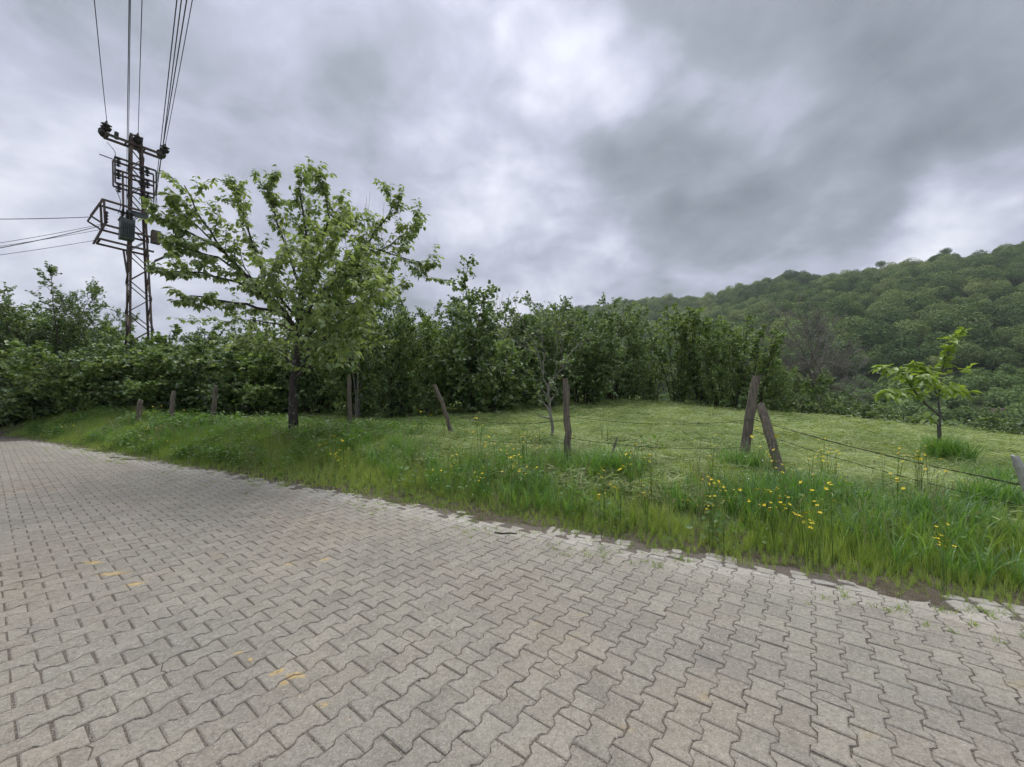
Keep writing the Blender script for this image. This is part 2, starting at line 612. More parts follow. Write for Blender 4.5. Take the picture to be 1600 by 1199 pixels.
# ground material
m, t, out = mat('meadow_soil')
p = world_pos(t)
n1 = t.noise(p, 0.45, 4)
n2 = t.noise(p, 5.0, 6, 0.65)
n3 = t.noise(p, 38.0, 4, 0.7)
g = t.ramp(t.math('ADD', t.math('MULTIPLY', n2, 0.55), t.math('MULTIPLY', n3, 0.45)),
           [(0.30, (0.055, 0.085, 0.025)), (0.50, (0.120, 0.170, 0.052)), (0.72, (0.25, 0.30, 0.12))])
g = t.mix(t.maprange(n1, 0.52, 0.72), g, (0.185, 0.165, 0.085))
geo = t.node('ShaderNodeNewGeometry')
far = t.maprange(t.vmath('LENGTH', geo.outputs['Position']), 30, 70)
g = t.mix(far, g, t.ramp(t.noise(p, 0.06, 5), [(0.35, (0.040, 0.060, 0.020)), (0.7, (0.075, 0.105, 0.034))]))
principled(t, out, g, 0.95, spec=0.1, normal=bump(t, n2, 0.8, 0.05))
M['ground'] = m

m, t, out = mat('edge_soil')
p = world_pos(t)
n2 = t.noise(p, 9.0, 6, 0.65)
n3 = t.noise(p, 90.0, 4, 0.75)
g = t.ramp(t.math('ADD', t.math('MULTIPLY', n2, 0.5), t.math('MULTIPLY', n3, 0.5)),
           [(0.32, (0.048, 0.038, 0.026)), (0.50, (0.120, 0.100, 0.072)), (0.62, (0.19, 0.165, 0.125)), (0.74, (0.36, 0.335, 0.28))])
g = t.mix(t.maprange(t.noise(p, 3.0, 5), 0.50, 0.62), g, (0.085, 0.105, 0.032))
principled(t, out, g, 0.97, spec=0.1, normal=bump(t, n3, 0.8, 0.01))
M['edge_soil'] = m

m, t, out = mat('joint_sand')
p = world_pos(t)
n2 = t.noise(p, 2.2, 5)
n3 = t.noise(p, 170.0, 3, 0.8)
g = t.ramp(n3, [(0.30, (0.070, 0.056, 0.044)), (0.50, (0.150, 0.126, 0.100)), (0.58, (0.23, 0.20, 0.165)), (0.66, (0.55, 0.53, 0.48))])
g = t.mix(t.math('MULTIPLY', t.maprange(n2, 0.50, 0.72), 0.6), g, (0.075, 0.080, 0.040))
principled(t, out, g, 0.95, spec=0.1, normal=bump(t, n3, 0.8, 0.006))
M['joint'] = m

# pavers
m, t, out = mat('concrete_paver')
p = world_pos(t)
r = t.math('ADD', attr(t, 'rnd'), attr(t, 'rnd', 'OBJECT'))
pale = t.math('ADD', attr(t, 'pale'), attr(t, 'pale', 'OBJECT'))
big = t.noise(p, 0.55, 4, 0.6)
mid = t.noise(p, 3.5, 5, 0.62)
r2 = t.math('FRACT', t.math('MULTIPLY', r, 7.31))
base = t.ramp(r, [(0.0, (0.288, 0.267, 0.228)), (0.35, (0.306, 0.284, 0.243)), (0.7, (0.318, 0.298, 0.254)), (1.0, (0.342, 0.316, 0.272))])
tint = t.ramp(big, [(0.30, (0.90, 0.94, 0.93)), (0.5, (1.0, 1.0, 0.98)), (0.70, (1.08, 1.01, 0.95))])
col = t.mix(1.0, t.mix(1.0, base, (1.02, 1.0, 0.955), 'MULTIPLY'), tint, 'MULTIPLY')
col = t.mix(1.0, col, t.ramp(mid, [(0.28, 0.78), (0.5, 1.0), (0.72, 1.14)]), 'MULTIPLY')
col = t.mix(t.math('MULTIPLY', t.maprange(r2, 0.84, 0.97), 0.12), col, (0.35, 0.27, 0.21))
# old paint and rust stains
PAINT = [(145, 879, .075, .028), (177, 897, .10, .03), (209, 914, .055, .028), (433, 1052, .035, .018), (462, 1056, .045, .020), (444, 1068, .022, .016),
         (372, 1022, .018, .012), (392, 1032, .012, .010), (505, 1102, .022, .012), (452, 882, .035, .022), (508, 874, .045, .025),
         (470, 1088, .028, .012), (1358, 1149, .050, .020), (1300, 1142, .018, .010), (908, 962, .045, .025), (1594, 1070, .08, .025), (895, 995, .05, .022), (838, 974, .04, .02),
         (545, 1126, .015, .010), (342, 868, .05, .02), (1100, 1090, .04, .02), (980, 1138, .03, .02)]
STRONG = 11
marks = None
wn = t.node('ShaderNodeTexNoise')
t.link(p, wn.inputs['Vector'])
wn.inputs['Scale'].default_value = 22.0
pw = t.vmath('ADD', p, t.vmath('SCALE', t.vmath('SUBTRACT', wn.outputs['Color'], (0.5, 0.5, 0.5)), 0.05))
for k, (px, py, a, b) in enumerate(PAINT):
    gp = ground_at(px, py)
    mp = t.node('ShaderNodeMapping', vector_type='TEXTURE')
    t.link(pw, mp.inputs[0])
    mp.inputs['Location'].default_value = (gp[0], gp[1], 0)
    mp.inputs['Rotation'].default_value = (0, 0, 0.35 * ((k * 37) % 7 - 3) / 3 + 0.3)
    mp.inputs['Scale'].default_value = (a * 1.35, b * 1.35, 10)
    e = t.maprange(t.vmath('LENGTH', mp.outputs[0]), 1.10, 0.55, 0.0, 1.0 if k < STRONG else 0.22)
    marks = e if marks is None else t.math('MAXIMUM', marks, e)
pn = t.maprange(t.noise(p, 70.0, 5, 0.75), 0.43, 0.52)
marks = t.math('MULTIPLY', marks, pn)
col = t.mix(t.math('MULTIPLY', pale, t.maprange(mid, 0.30, 0.62)), col, (0.56, 0.53, 0.46))
col = t.mix(t.math('MULTIPLY', marks, 0.92), col, (0.64, 0.43, 0.13))
dl = t.vmath('DOT_PRODUCT', t.vmath('SUBTRACT', p, (E_O[0], E_O[1], 0)), (E_NRM[0], E_NRM[1], 0))
trk = t.math('MAXIMUM', t.maprange(t.math('ABSOLUTE', t.math('ADD', dl, 1.55)), 0.45, 0.0, 0, 1, True), t.maprange(t.math('ABSOLUTE', t.math('ADD', dl, 3.0)), 0.5, 0.0, 0, 1, True))
col = t.mix(t.math('MULTIPLY', trk, t.math('MULTIPLY', mid, 0.30)), col, (0.20, 0.19, 0.17))
dust = t.maprange(dl, -1.1, -0.1, 0, 1, True)
col = t.mix(t.math('MULTIPLY', dust, t.maprange(t.noise(p, 1.7, 6, 0.65), 0.36, 0.66, 0.05, 0.55)), col, (0.44, 0.405, 0.34))
# aggregate specks
sp = t.noise(p, 120.0, 3, 0.85)
col = t.mix(t.math('MULTIPLY', t.maprange(sp, 0.535, 0.63), 0.62), col, (0.52, 0.50, 0.455))
sp2 = t.noise(t.vmath('ADD', p, (5, 3, 1)), 75.0, 4, 0.85)
col = t.mix(t.math('MULTIPLY', t.maprange(sp2, 0.53, 0.66), 0.62), col, (0.085, 0.078, 0.066))
col = t.mix(1.0, col, t.ramp(t.noise(t.vmath('ADD', p, (2, 7, 4)), 34.0, 4, 0.7), [(0.33, 0.80), (0.5, 1.0), (0.68, 1.15)]), 'MULTIPLY')
# dark greasy smears
gr = t.noise(t.vmath('ADD', p, (9, 2, 0)), 2.3, 7, 0.72)
col = t.mix(t.math('MULTIPLY', t.maprange(gr, 0.58, 0.72), 0.38), col, (0.150, 0.145, 0.140))
hgt = t.math('ADD', t.math('MULTIPLY', sp, 0.5), t.math('MULTIPLY', t.noise(p, 55.0, 4, 0.7), 0.8))
principled(t, out, col, t.maprange(mid, 0.3, 0.7, 0.78, 0.95), spec=0.22, normal=bump(t, hgt, 0.55, 0.006))
M['paver'] = m


# ------------------------------------------------------------------ instancing of uncountable stuff
def scatter(name, pts, rot, scl, idx, sources, tint, label, cat, kind='stuff'):
    """one object whose points carry copies of the source meshes (grass and the like)"""
    me = bpy.data.meshes.new(name)
    pts = np.asarray(pts, np.float32)
    me.vertices.add(len(pts))
    me.vertices.foreach_set('co', pts.ravel())
    a = me.attributes.new('rot', 'FLOAT_VECTOR', 'POINT')
    a.data.foreach_set('vector', np.asarray(rot, np.float32).ravel())
    a = me.attributes.new('scl', 'FLOAT_VECTOR', 'POINT')
    scl = np.asarray(scl, np.float32)
    if scl.ndim == 1:
        scl = np.repeat(scl[:, None], 3, 1)
    a.data.foreach_set('vector', scl.ravel())
    a = me.attributes.new('idx', 'INT', 'POINT')
    a.data.foreach_set('value', np.asarray(idx, np.int32))
    a = me.attributes.new('tint', 'FLOAT', 'POINT')
    a.data.foreach_set('value', np.asarray(tint, np.float32))
    me.update()
    o = put(name, me, None, label=label, cat=cat, kind=kind)
    coll = bpy.data.collections.new(name + '_kinds')
    for k, s in enumerate(sources):
        s.name = '%s_%02d' % (name + '_kind', k)
        coll.objects.link(s)
    ng = bpy.data.node_groups.new(name, 'GeometryNodeTree')
    ng.interface.new_socket('Geometry', in_out='INPUT', socket_type='NodeSocketGeometry')
    ng.interface.new_socket('Geometry', in_out='OUTPUT', socket_type='NodeSocketGeometry')
    gi = ng.nodes.new('NodeGroupInput')
    go = ng.nodes.new('NodeGroupOutput')
    iop = ng.nodes.new('GeometryNodeInstanceOnPoints')
    ci = ng.nodes.new('GeometryNodeCollectionInfo')
    ci.inputs['Collection'].default_value = coll
    ci.inputs['Separate Children'].default_value = True
    ci.inputs['Reset Children'].default_value = True
    iop.inputs['Pick Instance'].default_value = True

    def na(n, ty):
        x = ng.nodes.new('GeometryNodeInputNamedAttribute')
        x.data_type = ty
        x.inputs['Name'].default_value = n
        return x.outputs['Attribute']
    L = ng.links.new
    L(gi.outputs[0], iop.inputs['Points'])
    L(ci.outputs[0], iop.inputs['Instance'])
    L(na('idx', 'INT'), iop.inputs['Instance Index'])
    e2r = ng.nodes.new('FunctionNodeEulerToRotation')
    L(na('rot', 'FLOAT_VECTOR'), e2r.inputs[0])
    L(e2r.outputs[0], iop.inputs['Rotation'])
    L(na('scl', 'FLOAT_VECTOR'), iop.inputs['Scale'])
    L(iop.outputs[0], go.inputs[0])
    md = o.modifiers.new('scatter', 'NODES')
    md.node_group = ng
    return o


def loose(me, matl):
    """a source mesh kept out of the scene itself"""
    if len(me.materials) == 0:
        me.materials.append(matl)
    return bpy.data.objects.new(me.name, me)


# ================================================================== STRUCTURE
# ground: one sheet to the horizon, finest near the road
def graded(lo, hi, fine_lo, fine_hi, step, growth=1.12):
    a = list(np.arange(fine_lo, fine_hi + 1e-6, step))
    x, st = fine_hi, step
    while x < hi:
        st *= growth
        x += st
        a.append(x)
    x, st = fine_lo, step
    while x > lo:
        st *= growth
        x -= st
        a.insert(0, x)
    return np.array(a)


gx = graded(-1500, 1500, -14, 18, 0.22, 1.10)
gy = graded(-300, 1700, -1, 24, 0.22, 1.10)
X, Y = np.meshgrid(gx, gy, indexing='ij')
Z = terrain(X, Y)
nx, ny = X.shape
i, j = np.meshgrid(np.arange(nx - 1), np.arange(ny - 1), indexing='ij')
a = i * ny + j
F = np.stack([a, a + ny, a + ny + 1, a + 1], -1).reshape(-1, 4)
ground = put('ground', mesh_np('ground', np.stack([X, Y, Z], -1).reshape(-1, 3), [F], True), M['ground'],
             label='green meadow ground rising from the road and falling into the valley', cat='ground', kind='structure')

# road: bed of joint sand + pavers
ROAD_W = 6.6
ss = np.arange(-34, 12.01, 0.25)
dd = np.append(np.arange(-ROAD_W - 0.4, 0.1, 0.25), 0.30)
S, D = np.meshgrid(ss, dd, indexing='ij')
bx, by = xy_of(S, D)
V = np.stack([bx, by, -0.0043 + (fbm(bx * 0.8, by * 0.8, 40, 2) - 0.5) * 0.012], -1).reshape(-1, 3)
i, j = np.meshgrid(np.arange(len(ss) - 1), np.arange(len(dd) - 1), indexing='ij')
a = i * len(dd) + j
F = np.stack([a, a + len(dd), a + len(dd) + 1, a + 1], -1).reshape(-1, 4)
road = put('road', mesh_np('road', V, [F]), M['joint'], label='lane of grey interlocking concrete pavers running past the field', cat='road', kind='structure')

PL, PH, PA = 0.200, 0.1416, 0.0128
TH = 0.9247
U = np.array([math.cos(TH), math.sin(TH)])
Vv = np.array([math.sin(TH), -math.cos(TH)])
G0 = ground_at(870.3, 1112.9)[:2]


def paver_mesh(seed):
    rg = np.random.default_rng(seed)
    gs, gw = 0.0042, 0.0024              # half joints: straight ends, wavy sides
    w1, w0 = PH / 2 + PA - gw, PH / 2 - PA - gw
    us = np.array([-0.5 * PL + gs, -0.315 * PL, -0.185 * PL, 0.185 * PL, 0.315 * PL, 0.5 * PL - gs])
    wv = np.array([w1, w1, w0, w0, w1, w1])
    ol = np.concatenate([np.stack([us, -wv], -1), np.stack([us[::-1], wv[::-1]], -1)])
    ol = ol + (rg.random(ol.shape) - 0.5) * 0.0034
    n = len(ol)
    inn = ol * (1 - 0.0065 / np.array([PL / 2, PH / 2])) + (rg.random(ol.shape) - 0.5) * 0.0024
    z0 = (rg.random(n) - 0.5) * 0.0012
    V = np.concatenate([np.c_[inn, z0], np.c_[ol, np.full(n, -0.0042)], np.c_[ol, np.full(n, -0.024)]])
    k = np.arange(n)
    k1 = (k + 1) % n
    side = np.concatenate([np.stack([k + n, k1 + n, k1, k], -1), np.stack([k + 2 * n, k1 + 2 * n, k1 + n, k + n], -1)])
    # top: triangles keep the waisted outline right
    top = np.array([(0, 1, 10), (0, 10, 11), (1, 2, 9), (1, 9, 10), (2, 3, 8), (2, 8, 9), (3, 4, 7), (3, 7, 8), (4, 5, 6), (4, 6, 7)])
    return V, side, top


PVAR = [paver_mesh(s) for s in range(8)]
pv_me = []
for k, (V, sidef, top) in enumerate(PVAR):
    me = mesh_np('paver', V, [sidef, top])
    me.materials.append(M['paver'])
    pv_me.append(me)
for sd_ in range(3):                      # cracked pavers: two pieces with a ragged gap
    rg = np.random.default_rng(70 + sd_)
    Vb, _, _ = PVAR[sd_]
    ol = Vb[12:24, :2]
    cut = rg.uniform(-0.03, 0.03)
    ca, cb = np.array([cut + rg.normal(0, .012), -PH / 2 + PA]), np.array([cut + rg.normal(0, .012), PH / 2 - PA])
    mid_ = (ca + cb) / 2 + rg.normal(0, 0.012, 2)
    g_ = np.array([0.0022, 0])
    mbk = MB()
    for ring in (np.array([ol[0], ol[1], ol[2], ca - g_, mid_ - g_, cb - g_, ol[9], ol[10], ol[11]]),
                 np.array([ca + g_, ol[3], ol[4], ol[5], ol[6], ol[7], ol[8], cb + g_, mid_ + g_])):
        n = len(ring)
        cen = ring.mean(0)
        inn = cen + (ring - cen) * 0.95
        dz = rg.uniform(-0.0015, 0.001)
        V = np.concatenate([np.c_[inn, np.full(n, dz)], np.c_[ring, np.full(n, dz - 0.004)], np.c_[ring, np.full(n, -0.024)], [[cen[0], cen[1], dz]]])
        k = np.arange(n)
        k1 = (k + 1) % n
        mbk.add(V, np.concatenate([np.stack([k + n, k1 + n, k1, k], -1), np.stack([k + 2 * n, k1 + 2 * n, k1 + n, k + n], -1)]),
                np.stack([np.full(n, 3 * n), k, k1], -1))
    me = mbk.mesh('paver')
    me.materials.append(M['paver'])
    pv_me.append(me)
cells = []
for jj in range(-130, 220):
    ii = np.arange(-190, 190)
    base = G0 + jj * (Vv * PH + U * PL / 2)
    c = base[None] + (ii[:, None] + 0.5) * U[None] * PL + Vv[None] * (PH / 2 + PA)
    s, d = sd(c[:, 0], c[:, 1])
    ok = (d < -0.03) & (d > -ROAD_W) & (s > -30) & (s < 9)
    for q in c[ok]:
        cells.append(q)
cells = np.array(cells)
cs, cd = sd(cells[:, 0], cells[:, 1])
# how large each paver shows from the road side
rel = np.c_[cells, np.zeros(len(cells))] - CAM
zc_ = rel @ _f
px_ = np.where(zc_ > 0.1, (rel @ _r) / np.maximum(zc_, 0.1) * F_PX + W_PX / 2, -1e6)
py_ = np.where(zc_ > 0.1, (rel @ _d) / np.maximum(zc_, 0.1) * F_PX + H_PX / 2, -1e6)
inview = (px_ > -10) & (px_ < W_PX + 10) & (py_ > 0) & (py_ < H_PX + 10)
area = np.where(inview, 1.0 / np.maximum(zc_, 0.1) ** 3, 0)
order = np.argsort(-area)
single = set(order[:300].tolist())
prnd = RNG.random(len(cells))
ppale = np.clip(1.0 - (-cd - 0.02) / 0.36, 0, 1) * (0.35 + 0.65 * fbm(cs * 1.3, cd * 1.3, 31, 2)) * 1.4
pz = (RNG.random(len(cells)) - 0.30) * 0.0040 + (fbm(cells[:, 0] * 0.8, cells[:, 1] * 0.8, 40, 2) - 0.5) * 0.012
ptx = RNG.normal(0, 0.011, len(cells))
pty = RNG.normal(0, 0.009, len(cells))
prz = RNG.normal(0, 0.008, len(cells)) + np.where(RNG.random(len(cells)) < 0.5, math.pi, 0)
pxy = RNG.normal(0, 0.0010, (len(cells), 2))
mass = MB()
mr, mp_ = [], []
for k in range(len(cells)):
    var = int(prnd[k] * 9999) % 8
    rz = TH + prz[k]
    loc = (cells[k, 0] + pxy[k, 0], cells[k, 1] + pxy[k, 1], pz[k])
    if k in single:
        if int(prnd[k] * 77777) % 100 < 4:
            var = 8 + int(prnd[k] * 555) % 3
        o = put('paver', pv_me[var], None, road, loc)
        o.rotation_euler = (ptx[k], pty[k], rz)
        o['rnd'] = float(prnd[k])
        o['pale'] = float(ppale[k])
    else:
        V, sidef, top = PVAR[var]
        c, s_ = math.cos(rz), math.sin(rz)
        V2 = np.stack([V[:, 0] * c - V[:, 1] * s_ + loc[0], V[:, 0] * s_ + V[:, 1] * c + loc[1],
                       V[:, 2] + V[:, 0] * pty[k] + V[:, 1] * ptx[k] + loc[2]], -1)
        mass.add(V2, sidef, top)
        mr.append(prnd[k])
        mp_.append(ppale[k])
nq, ntp = len(PVAR[0][1]), len(PVAR[0][2])
at_r = np.concatenate([np.repeat(mr, nq), np.repeat(mr, ntp)])
at_p = np.concatenate([np.repeat(mp_, nq), np.repeat(mp_, ntp)])
o = put('paving', mass.mesh('paving', False, {'rnd': at_r, 'pale': at_p}), M['paver'], road)
o['kind'] = 'stuff'

# soil spilling over the ragged road edge
ss = np.arange(-22, 7.5, 0.045)
dd = np.arange(-0.70, 0.95, 0.035)
S, D = np.meshgrid(ss, dd, indexing='ij')
bx, by = xy_of(S, D)
n1 = fbm(S * 1.5, D * 2.6 + 11, 51, 4)
n2 = fbm(S * 9, D * 9, 55, 3)
lip = 0.030 * sstep(-0.05, 0.26, D) - 0.034 + (n1 - 0.46) * 0.095 * (1 - sstep(-0.02, 0.5, D) * 0.4) * sstep(-0.70, -0.05, D) + (n2 - 0.5) * 0.010
zz = np.where(D > 0.20, np.maximum(lip, terrain(bx, by) + 0.012 * (n2 - 0.2)), lip)
zz = zz - 0.05 * sstep(0.75, 0.95, D) - 0.03 * (1 - sstep(-0.7, -0.5, D))
i, j = np.meshgrid(np.arange(len(ss) - 1), np.arange(len(dd) - 1), indexing='ij')
a = i * len(dd) + j
F = np.stack([a, a + len(dd), a + len(dd) + 1, a + 1], -1).reshape(-1, 4)
put('verge', mesh_np('verge', np.stack([bx, by, zz], -1).reshape(-1, 3), [F], True), M['edge_soil'],
    label='strip of dark crumbly soil along the ragged edge of the paved lane', cat='verge', kind='structure')

# broken pale concrete pieces bedded along the edge
m, t, out = mat('pale_edge_concrete')
ps = world_pos(t)
nn = t.noise(ps, 6.0, 6, 0.65)
nf = t.noise(ps, 80.0, 4, 0.8)
cc = t.ramp(nn, [(0.30, (0.29, 0.265, 0.215)), (0.50, (0.43, 0.405, 0.345)), (0.70, (0.53, 0.505, 0.44))])
cc = t.mix(t.math('MULTIPLY', t.maprange(nf, 0.54, 0.66), 0.5), cc, (0.16, 0.145, 0.11))
principled(t, out, cc, 0.92, spec=0.15, normal=bump(t, nf, 0.6, 0.008))
M['slab'] = m
rg = np.random.default_rng(61)
s0 = -13.0
while s0 < 6.0:
    ln = rg.uniform(0.07, 0.20)
    if fbm(np.array(s0 * 0.9), np.array(2.0), 63, 2) > 0.40 and rg.random() < 0.86:
        for row in range(rg.integers(1, 4)):
            dm, wd = -0.03 + 0.095 * row + rg.normal(0, 0.02), rg.uniform(0.040, 0.060)
            n = 8
            an = np.sort(rg.uniform(0, 2 * math.pi, n) * 0.14 + np.arange(n) * 2 * math.pi / n * 0.96)
            us = np.sign(np.cos(an)) * np.abs(np.cos(an)) ** 0.6 * ln * 0.5
            ws = np.sign(np.sin(an)) * np.abs(np.sin(an)) ** 0.6 * wd
            px0, py0 = xy_of(s0 + ln / 2, dm)
            T = np.stack([us[:, None] * E_DIR[None] + ws[:, None] * E_NRM[None]], 0)[0]
            zt = 0.001 + rg.uniform(-0.003, 0.005)
            V = np.concatenate([np.c_[T * 0.93, np.full(n, zt) + rg.normal(0, 0.002, n)], np.c_[T, np.full(n, zt - 0.007)], np.c_[T, np.full(n, -0.05)]])
            k = np.arange(n)
            k1 = (k + 1) % n
            sidef = np.concatenate([np.stack([k + n, k1 + n, k1, k], -1), np.stack([k + 2 * n, k1 + 2 * n, k1 + n, k + n], -1)])
            top = np.stack([np.zeros(n - 2, int), np.arange(1, n - 1), np.arange(2, n)], -1)
            put('edge_slab', mesh_np('edge_slab', V, [sidef, top]), M['slab'], road, (float(px0), float(py0), 0.0))
    s0 += ln + rg.uniform(0.004, 0.02)

# ================================================================== VEGETATION
def unit(v):
    return v / (np.linalg.norm(v) + 1e-12)


def curve_branch(rng, p, d, length, nseg, up=0.0, wob=0.12, out=None):
    """polyline that bends towards up (or droops) with a little wobble"""
    pts = [np.array(p, float)]
    d = unit(np.array(d, float))
    st = length / nseg
    for _ in range(nseg):
        d = unit(d + np.array([0, 0, up / nseg]) + rng.normal(0, wob, 3) * (1.0 / math.sqrt(nseg)) + (out / nseg if out is not None else 0))
        pts.append(pts[-1] + d * st)
    return np.array(pts)


def sample_poly(pts, t):
    n = len(pts) - 1
    x = np.clip(t, 0, 0.9999) * n
    i = int(x)
    return pts[i] + (pts[i + 1] - pts[i]) * (x - i), unit(pts[i + 1] - pts[i])


LEAF_ROUND = (np.array([(0, 0, 0), (0.36, 0.26, 0.05), (0.40, 0.64, 0.07), (0, 1, -0.04), (-0.40, 0.64, 0.07), (-0.36, 0.26, 0.05)]),
              np.array([(0, 1, 2, 3), (0, 3, 4, 5)]))
LEAF_LONG = (np.array([(0, 0, 0), (0.24, 0.28, 0.05), (0.26, 0.58, -0.01), (0, 1.0, -0.22), (-0.26, 0.58, -0.01), (-0.24, 0.28, 0.05), (0, 0.42, -0.02)]),
             np.array([(0, 1, 2, 6), (0, 6, 4, 5), (6, 2, 3, 4)]))


def leaves(points, axes, normals, sizes, tmpl, rng):
    """place a leaf template at many points; returns verts, faces, rnd"""
    P, A, N = np.asarray(points), np.asarray(axes, float), np.asarray(normals, float)
    A = A / np.linalg.norm(A, axis=1, keepdims=True)
    N = N - A * (N * A).sum(1, keepdims=True)
    N /= np.linalg.norm(N, axis=1, keepdims=True) + 1e-9
    S = np.cross(A, N)
    T, F = tmpl
    sz = np.asarray(sizes)[:, None, None]
    V = P[:, None] + sz * (T[None, :, 0:1] * S[:, None] + T[None, :, 1:2] * A[:, None] + T[None, :, 2:3] * N[:, None])
    n, k = len(P), len(T)
    FF = (F[None] + (np.arange(n) * k)[:, None, None]).reshape(-1, F.shape[1])
    rnd = np.repeat(rng.random(n), len(F))
    return V.reshape(-1, 3), FF, rnd


def leaf_mesh(name, L, matl, tmpl, rng):
    P = np.array([l[0] for l in L])
    A = np.array([l[1] for l in L])
    N = np.array([l[2] for l in L])
    S = np.array([l[3] for l in L])
    V, F, r = leaves(P, A, N, S, tmpl, rng)
    me = mesh_np(name, V, [F], False, {'rnd': r})
    me.materials.append(matl)
    return me


def twig_leaves(rng, pts, n, size, L, t0=0.1, droop=0.0, flat=0.5, spread=1.0):
    for k in range(n):
        tt = t0 + (1 - t0) * (k + rng.random()) / n
        p, d = sample_poly(pts, tt)
        sd_ = rng.normal(0, 1, 3)
        sd_[2] *= 0.35
        ax = unit(d * 0.5 + unit(sd_) * spread + np.array([0, 0, -droop]))
        nr = np.array([0, 0, 1.0]) * flat + rng.normal(0, 0.42, 3)
        L.append((p + ax * 0.015, ax, nr, size * rng.uniform(0.65, 1.2)))


def hazel(seed, h=4.5, spread=0.45, nst=12, nsec=10, ntw=7, lpt=11, lsize=0.105, low=0.04, matl='hazel'):
    rng = np.random.default_rng(seed)
    wood, L = MB(), []
    for s in range(nst):
        az = rng.uniform(0, 2 * math.pi)
        rad = np.array([math.cos(az), math.sin(az), 0])
        lean = spread * rng.uniform(0.1, 1.0)
        ln = h * rng.uniform(0.72, 1.04)
        if rng.random() < 0.25:
            ln = h * rng.uniform(0.4, 0.65)
            lean *= 1.4
        st = curve_branch(rng, rad * rng.uniform(0.03, 0.28), rad * lean * 0.6 + np.array([0, 0, 1]), ln, 10, -0.05, 0.16, out=rad * lean * 0.8)
        wood.tube(st, np.linspace(0.030, 0.006, 11) * rng.uniform(0.8, 1.3), 5, False)
        for k in range(nsec):
            t_ = low + (0.97 - low) * (k + rng.random()) / nsec
            p, d = sample_poly(st, t_)
            a2 = rng.uniform(0, 2 * math.pi)
            o2 = np.array([math.cos(a2), math.sin(a2), 0.25]) + rad * 0.5
            l2 = h * rng.uniform(0.14, 0.30) * (1.15 - 0.65 * t_)
            b = curve_branch(rng, p, d * 0.35 + o2, l2, 5, 0.35, 0.25)
            wood.tube(b, np.linspace(0.010, 0.003, 6), 3, False)
            for q in range(ntw):
                p3, d3 = sample_poly(b, 0.2 + 0.8 * (q + rng.random()) / ntw)
                d4 = unit(d3 * 0.7 + rng.normal(0, 0.6, 3))
                tw = curve_branch(rng, p3, d4, rng.uniform(0.18, 0.42), 3, -0.1, 0.2)
                twig_leaves(rng, tw, lpt, lsize, L, 0.0, 0.15)
            twig_leaves(rng, b, 6, lsize, L, 0.3, 0.1)
        twig_leaves(rng, st, 10, lsize, L, 0.55, 0.0)
    lm = leaf_mesh('crown', L, M[matl], LEAF_ROUND, rng)
    wm = wood.mesh('trunk', True)
    wm.materials.append(M['hazel_bark'])
    return wm, lm, h


def column(seed, h=4.6, matl='hazel2'):
    """a hazel with tight upright rods clothed in leaves from the ground"""
    rng = np.random.default_rng(seed)
    wood, L = MB(), []
    for s in range(9):
        az = rng.uniform(0, 2 * math.pi)
        rad = np.array([math.cos(az), math.sin(az), 0])
        st = curve_branch(rng, rad * rng.uniform(0.05, 0.45), rad * 0.10 + np.array([0, 0, 1]), h * rng.uniform(0.75, 1.05), 10, 0.1, 0.12, out=rad * 0.15)
        wood.tube(st, np.linspace(0.03, 0.006, 11), 5, False)
        for k in range(26):
            t_ = 0.02 + 0.97 * (k + rng.random()) / 26
            p, d = sample_poly(st, t_)
            a2 = rng.uniform(0, 2 * math.pi)
            b = curve_branch(rng, p, np.array([math.cos(a2), math.sin(a2), 0.5]), rng.uniform(0.25, 0.6) * (1.1 - 0.5 * t_), 4, 0.2, 0.3)
            wood.tube(b, np.linspace(0.007, 0.003, 5), 3, False)
            twig_leaves(rng, b, 18, 0.125, L, 0.1, 0.25)
    lm = leaf_mesh('crown', L, M[matl], LEAF_ROUND, rng)
    wm = wood.mesh('trunk', True)
    wm.materials.append(M['hazel_bark'])
    return wm, lm, h


def feathery(seed, h=6.0):
    rng = np.random.default_rng(seed)
    wood, L = MB(), []
    for s in range(7):
        az = rng.uniform(0, 2 * math.pi)
        rad = np.array([math.cos(az), math.sin(az), 0])
        st = curve_branch(rng, rad * 0.15, rad * rng.uniform(0.1, 0.5) + np.array([0, 0, 1]), h * rng.uniform(0.7, 1.03), 12, 0.25, 0.18)
        wood.tube(st, np.linspace(0.045, 0.006, 13), 5, False)
        for k in range(18):
            t_ = 0.12 + 0.86 * (k + rng.random()) / 15
            p, d = sample_poly(st, t_)
            a2 = rng.uniform(0, 2 * math.pi)
            b = curve_branch(rng, p, d * 0.7 + np.array([math.cos(a2), math.sin(a2), 0.3]), h * rng.uniform(0.12, 0.26) * (1.2 - 0.7 * t_), 6, 0.5, 0.3)
            wood.tube(b, np.linspace(0.012, 0.003, 7), 3, False)
            for q in range(5):
                p3, d3 = sample_poly(b, 0.15 + 0.85 * (q + rng.random()) / 5)
                tw = curve_branch(rng, p3, d3 + rng.normal(0, 0.5, 3), rng.uniform(0.2, 0.5), 3, 0.3, 0.2)
                wood.tube(tw, np.linspace(0.005, 0.002, 4), 3, False)
                twig_leaves(rng, tw, 10, 0.095, L, 0.1, 0.0)
    lm = leaf_mesh('crown', L, M['feather'], LEAF_ROUND, rng)
    wm = wood.mesh('trunk', True)
    wm.materials.append(M['hazel_bark'])
    return wm, lm, h


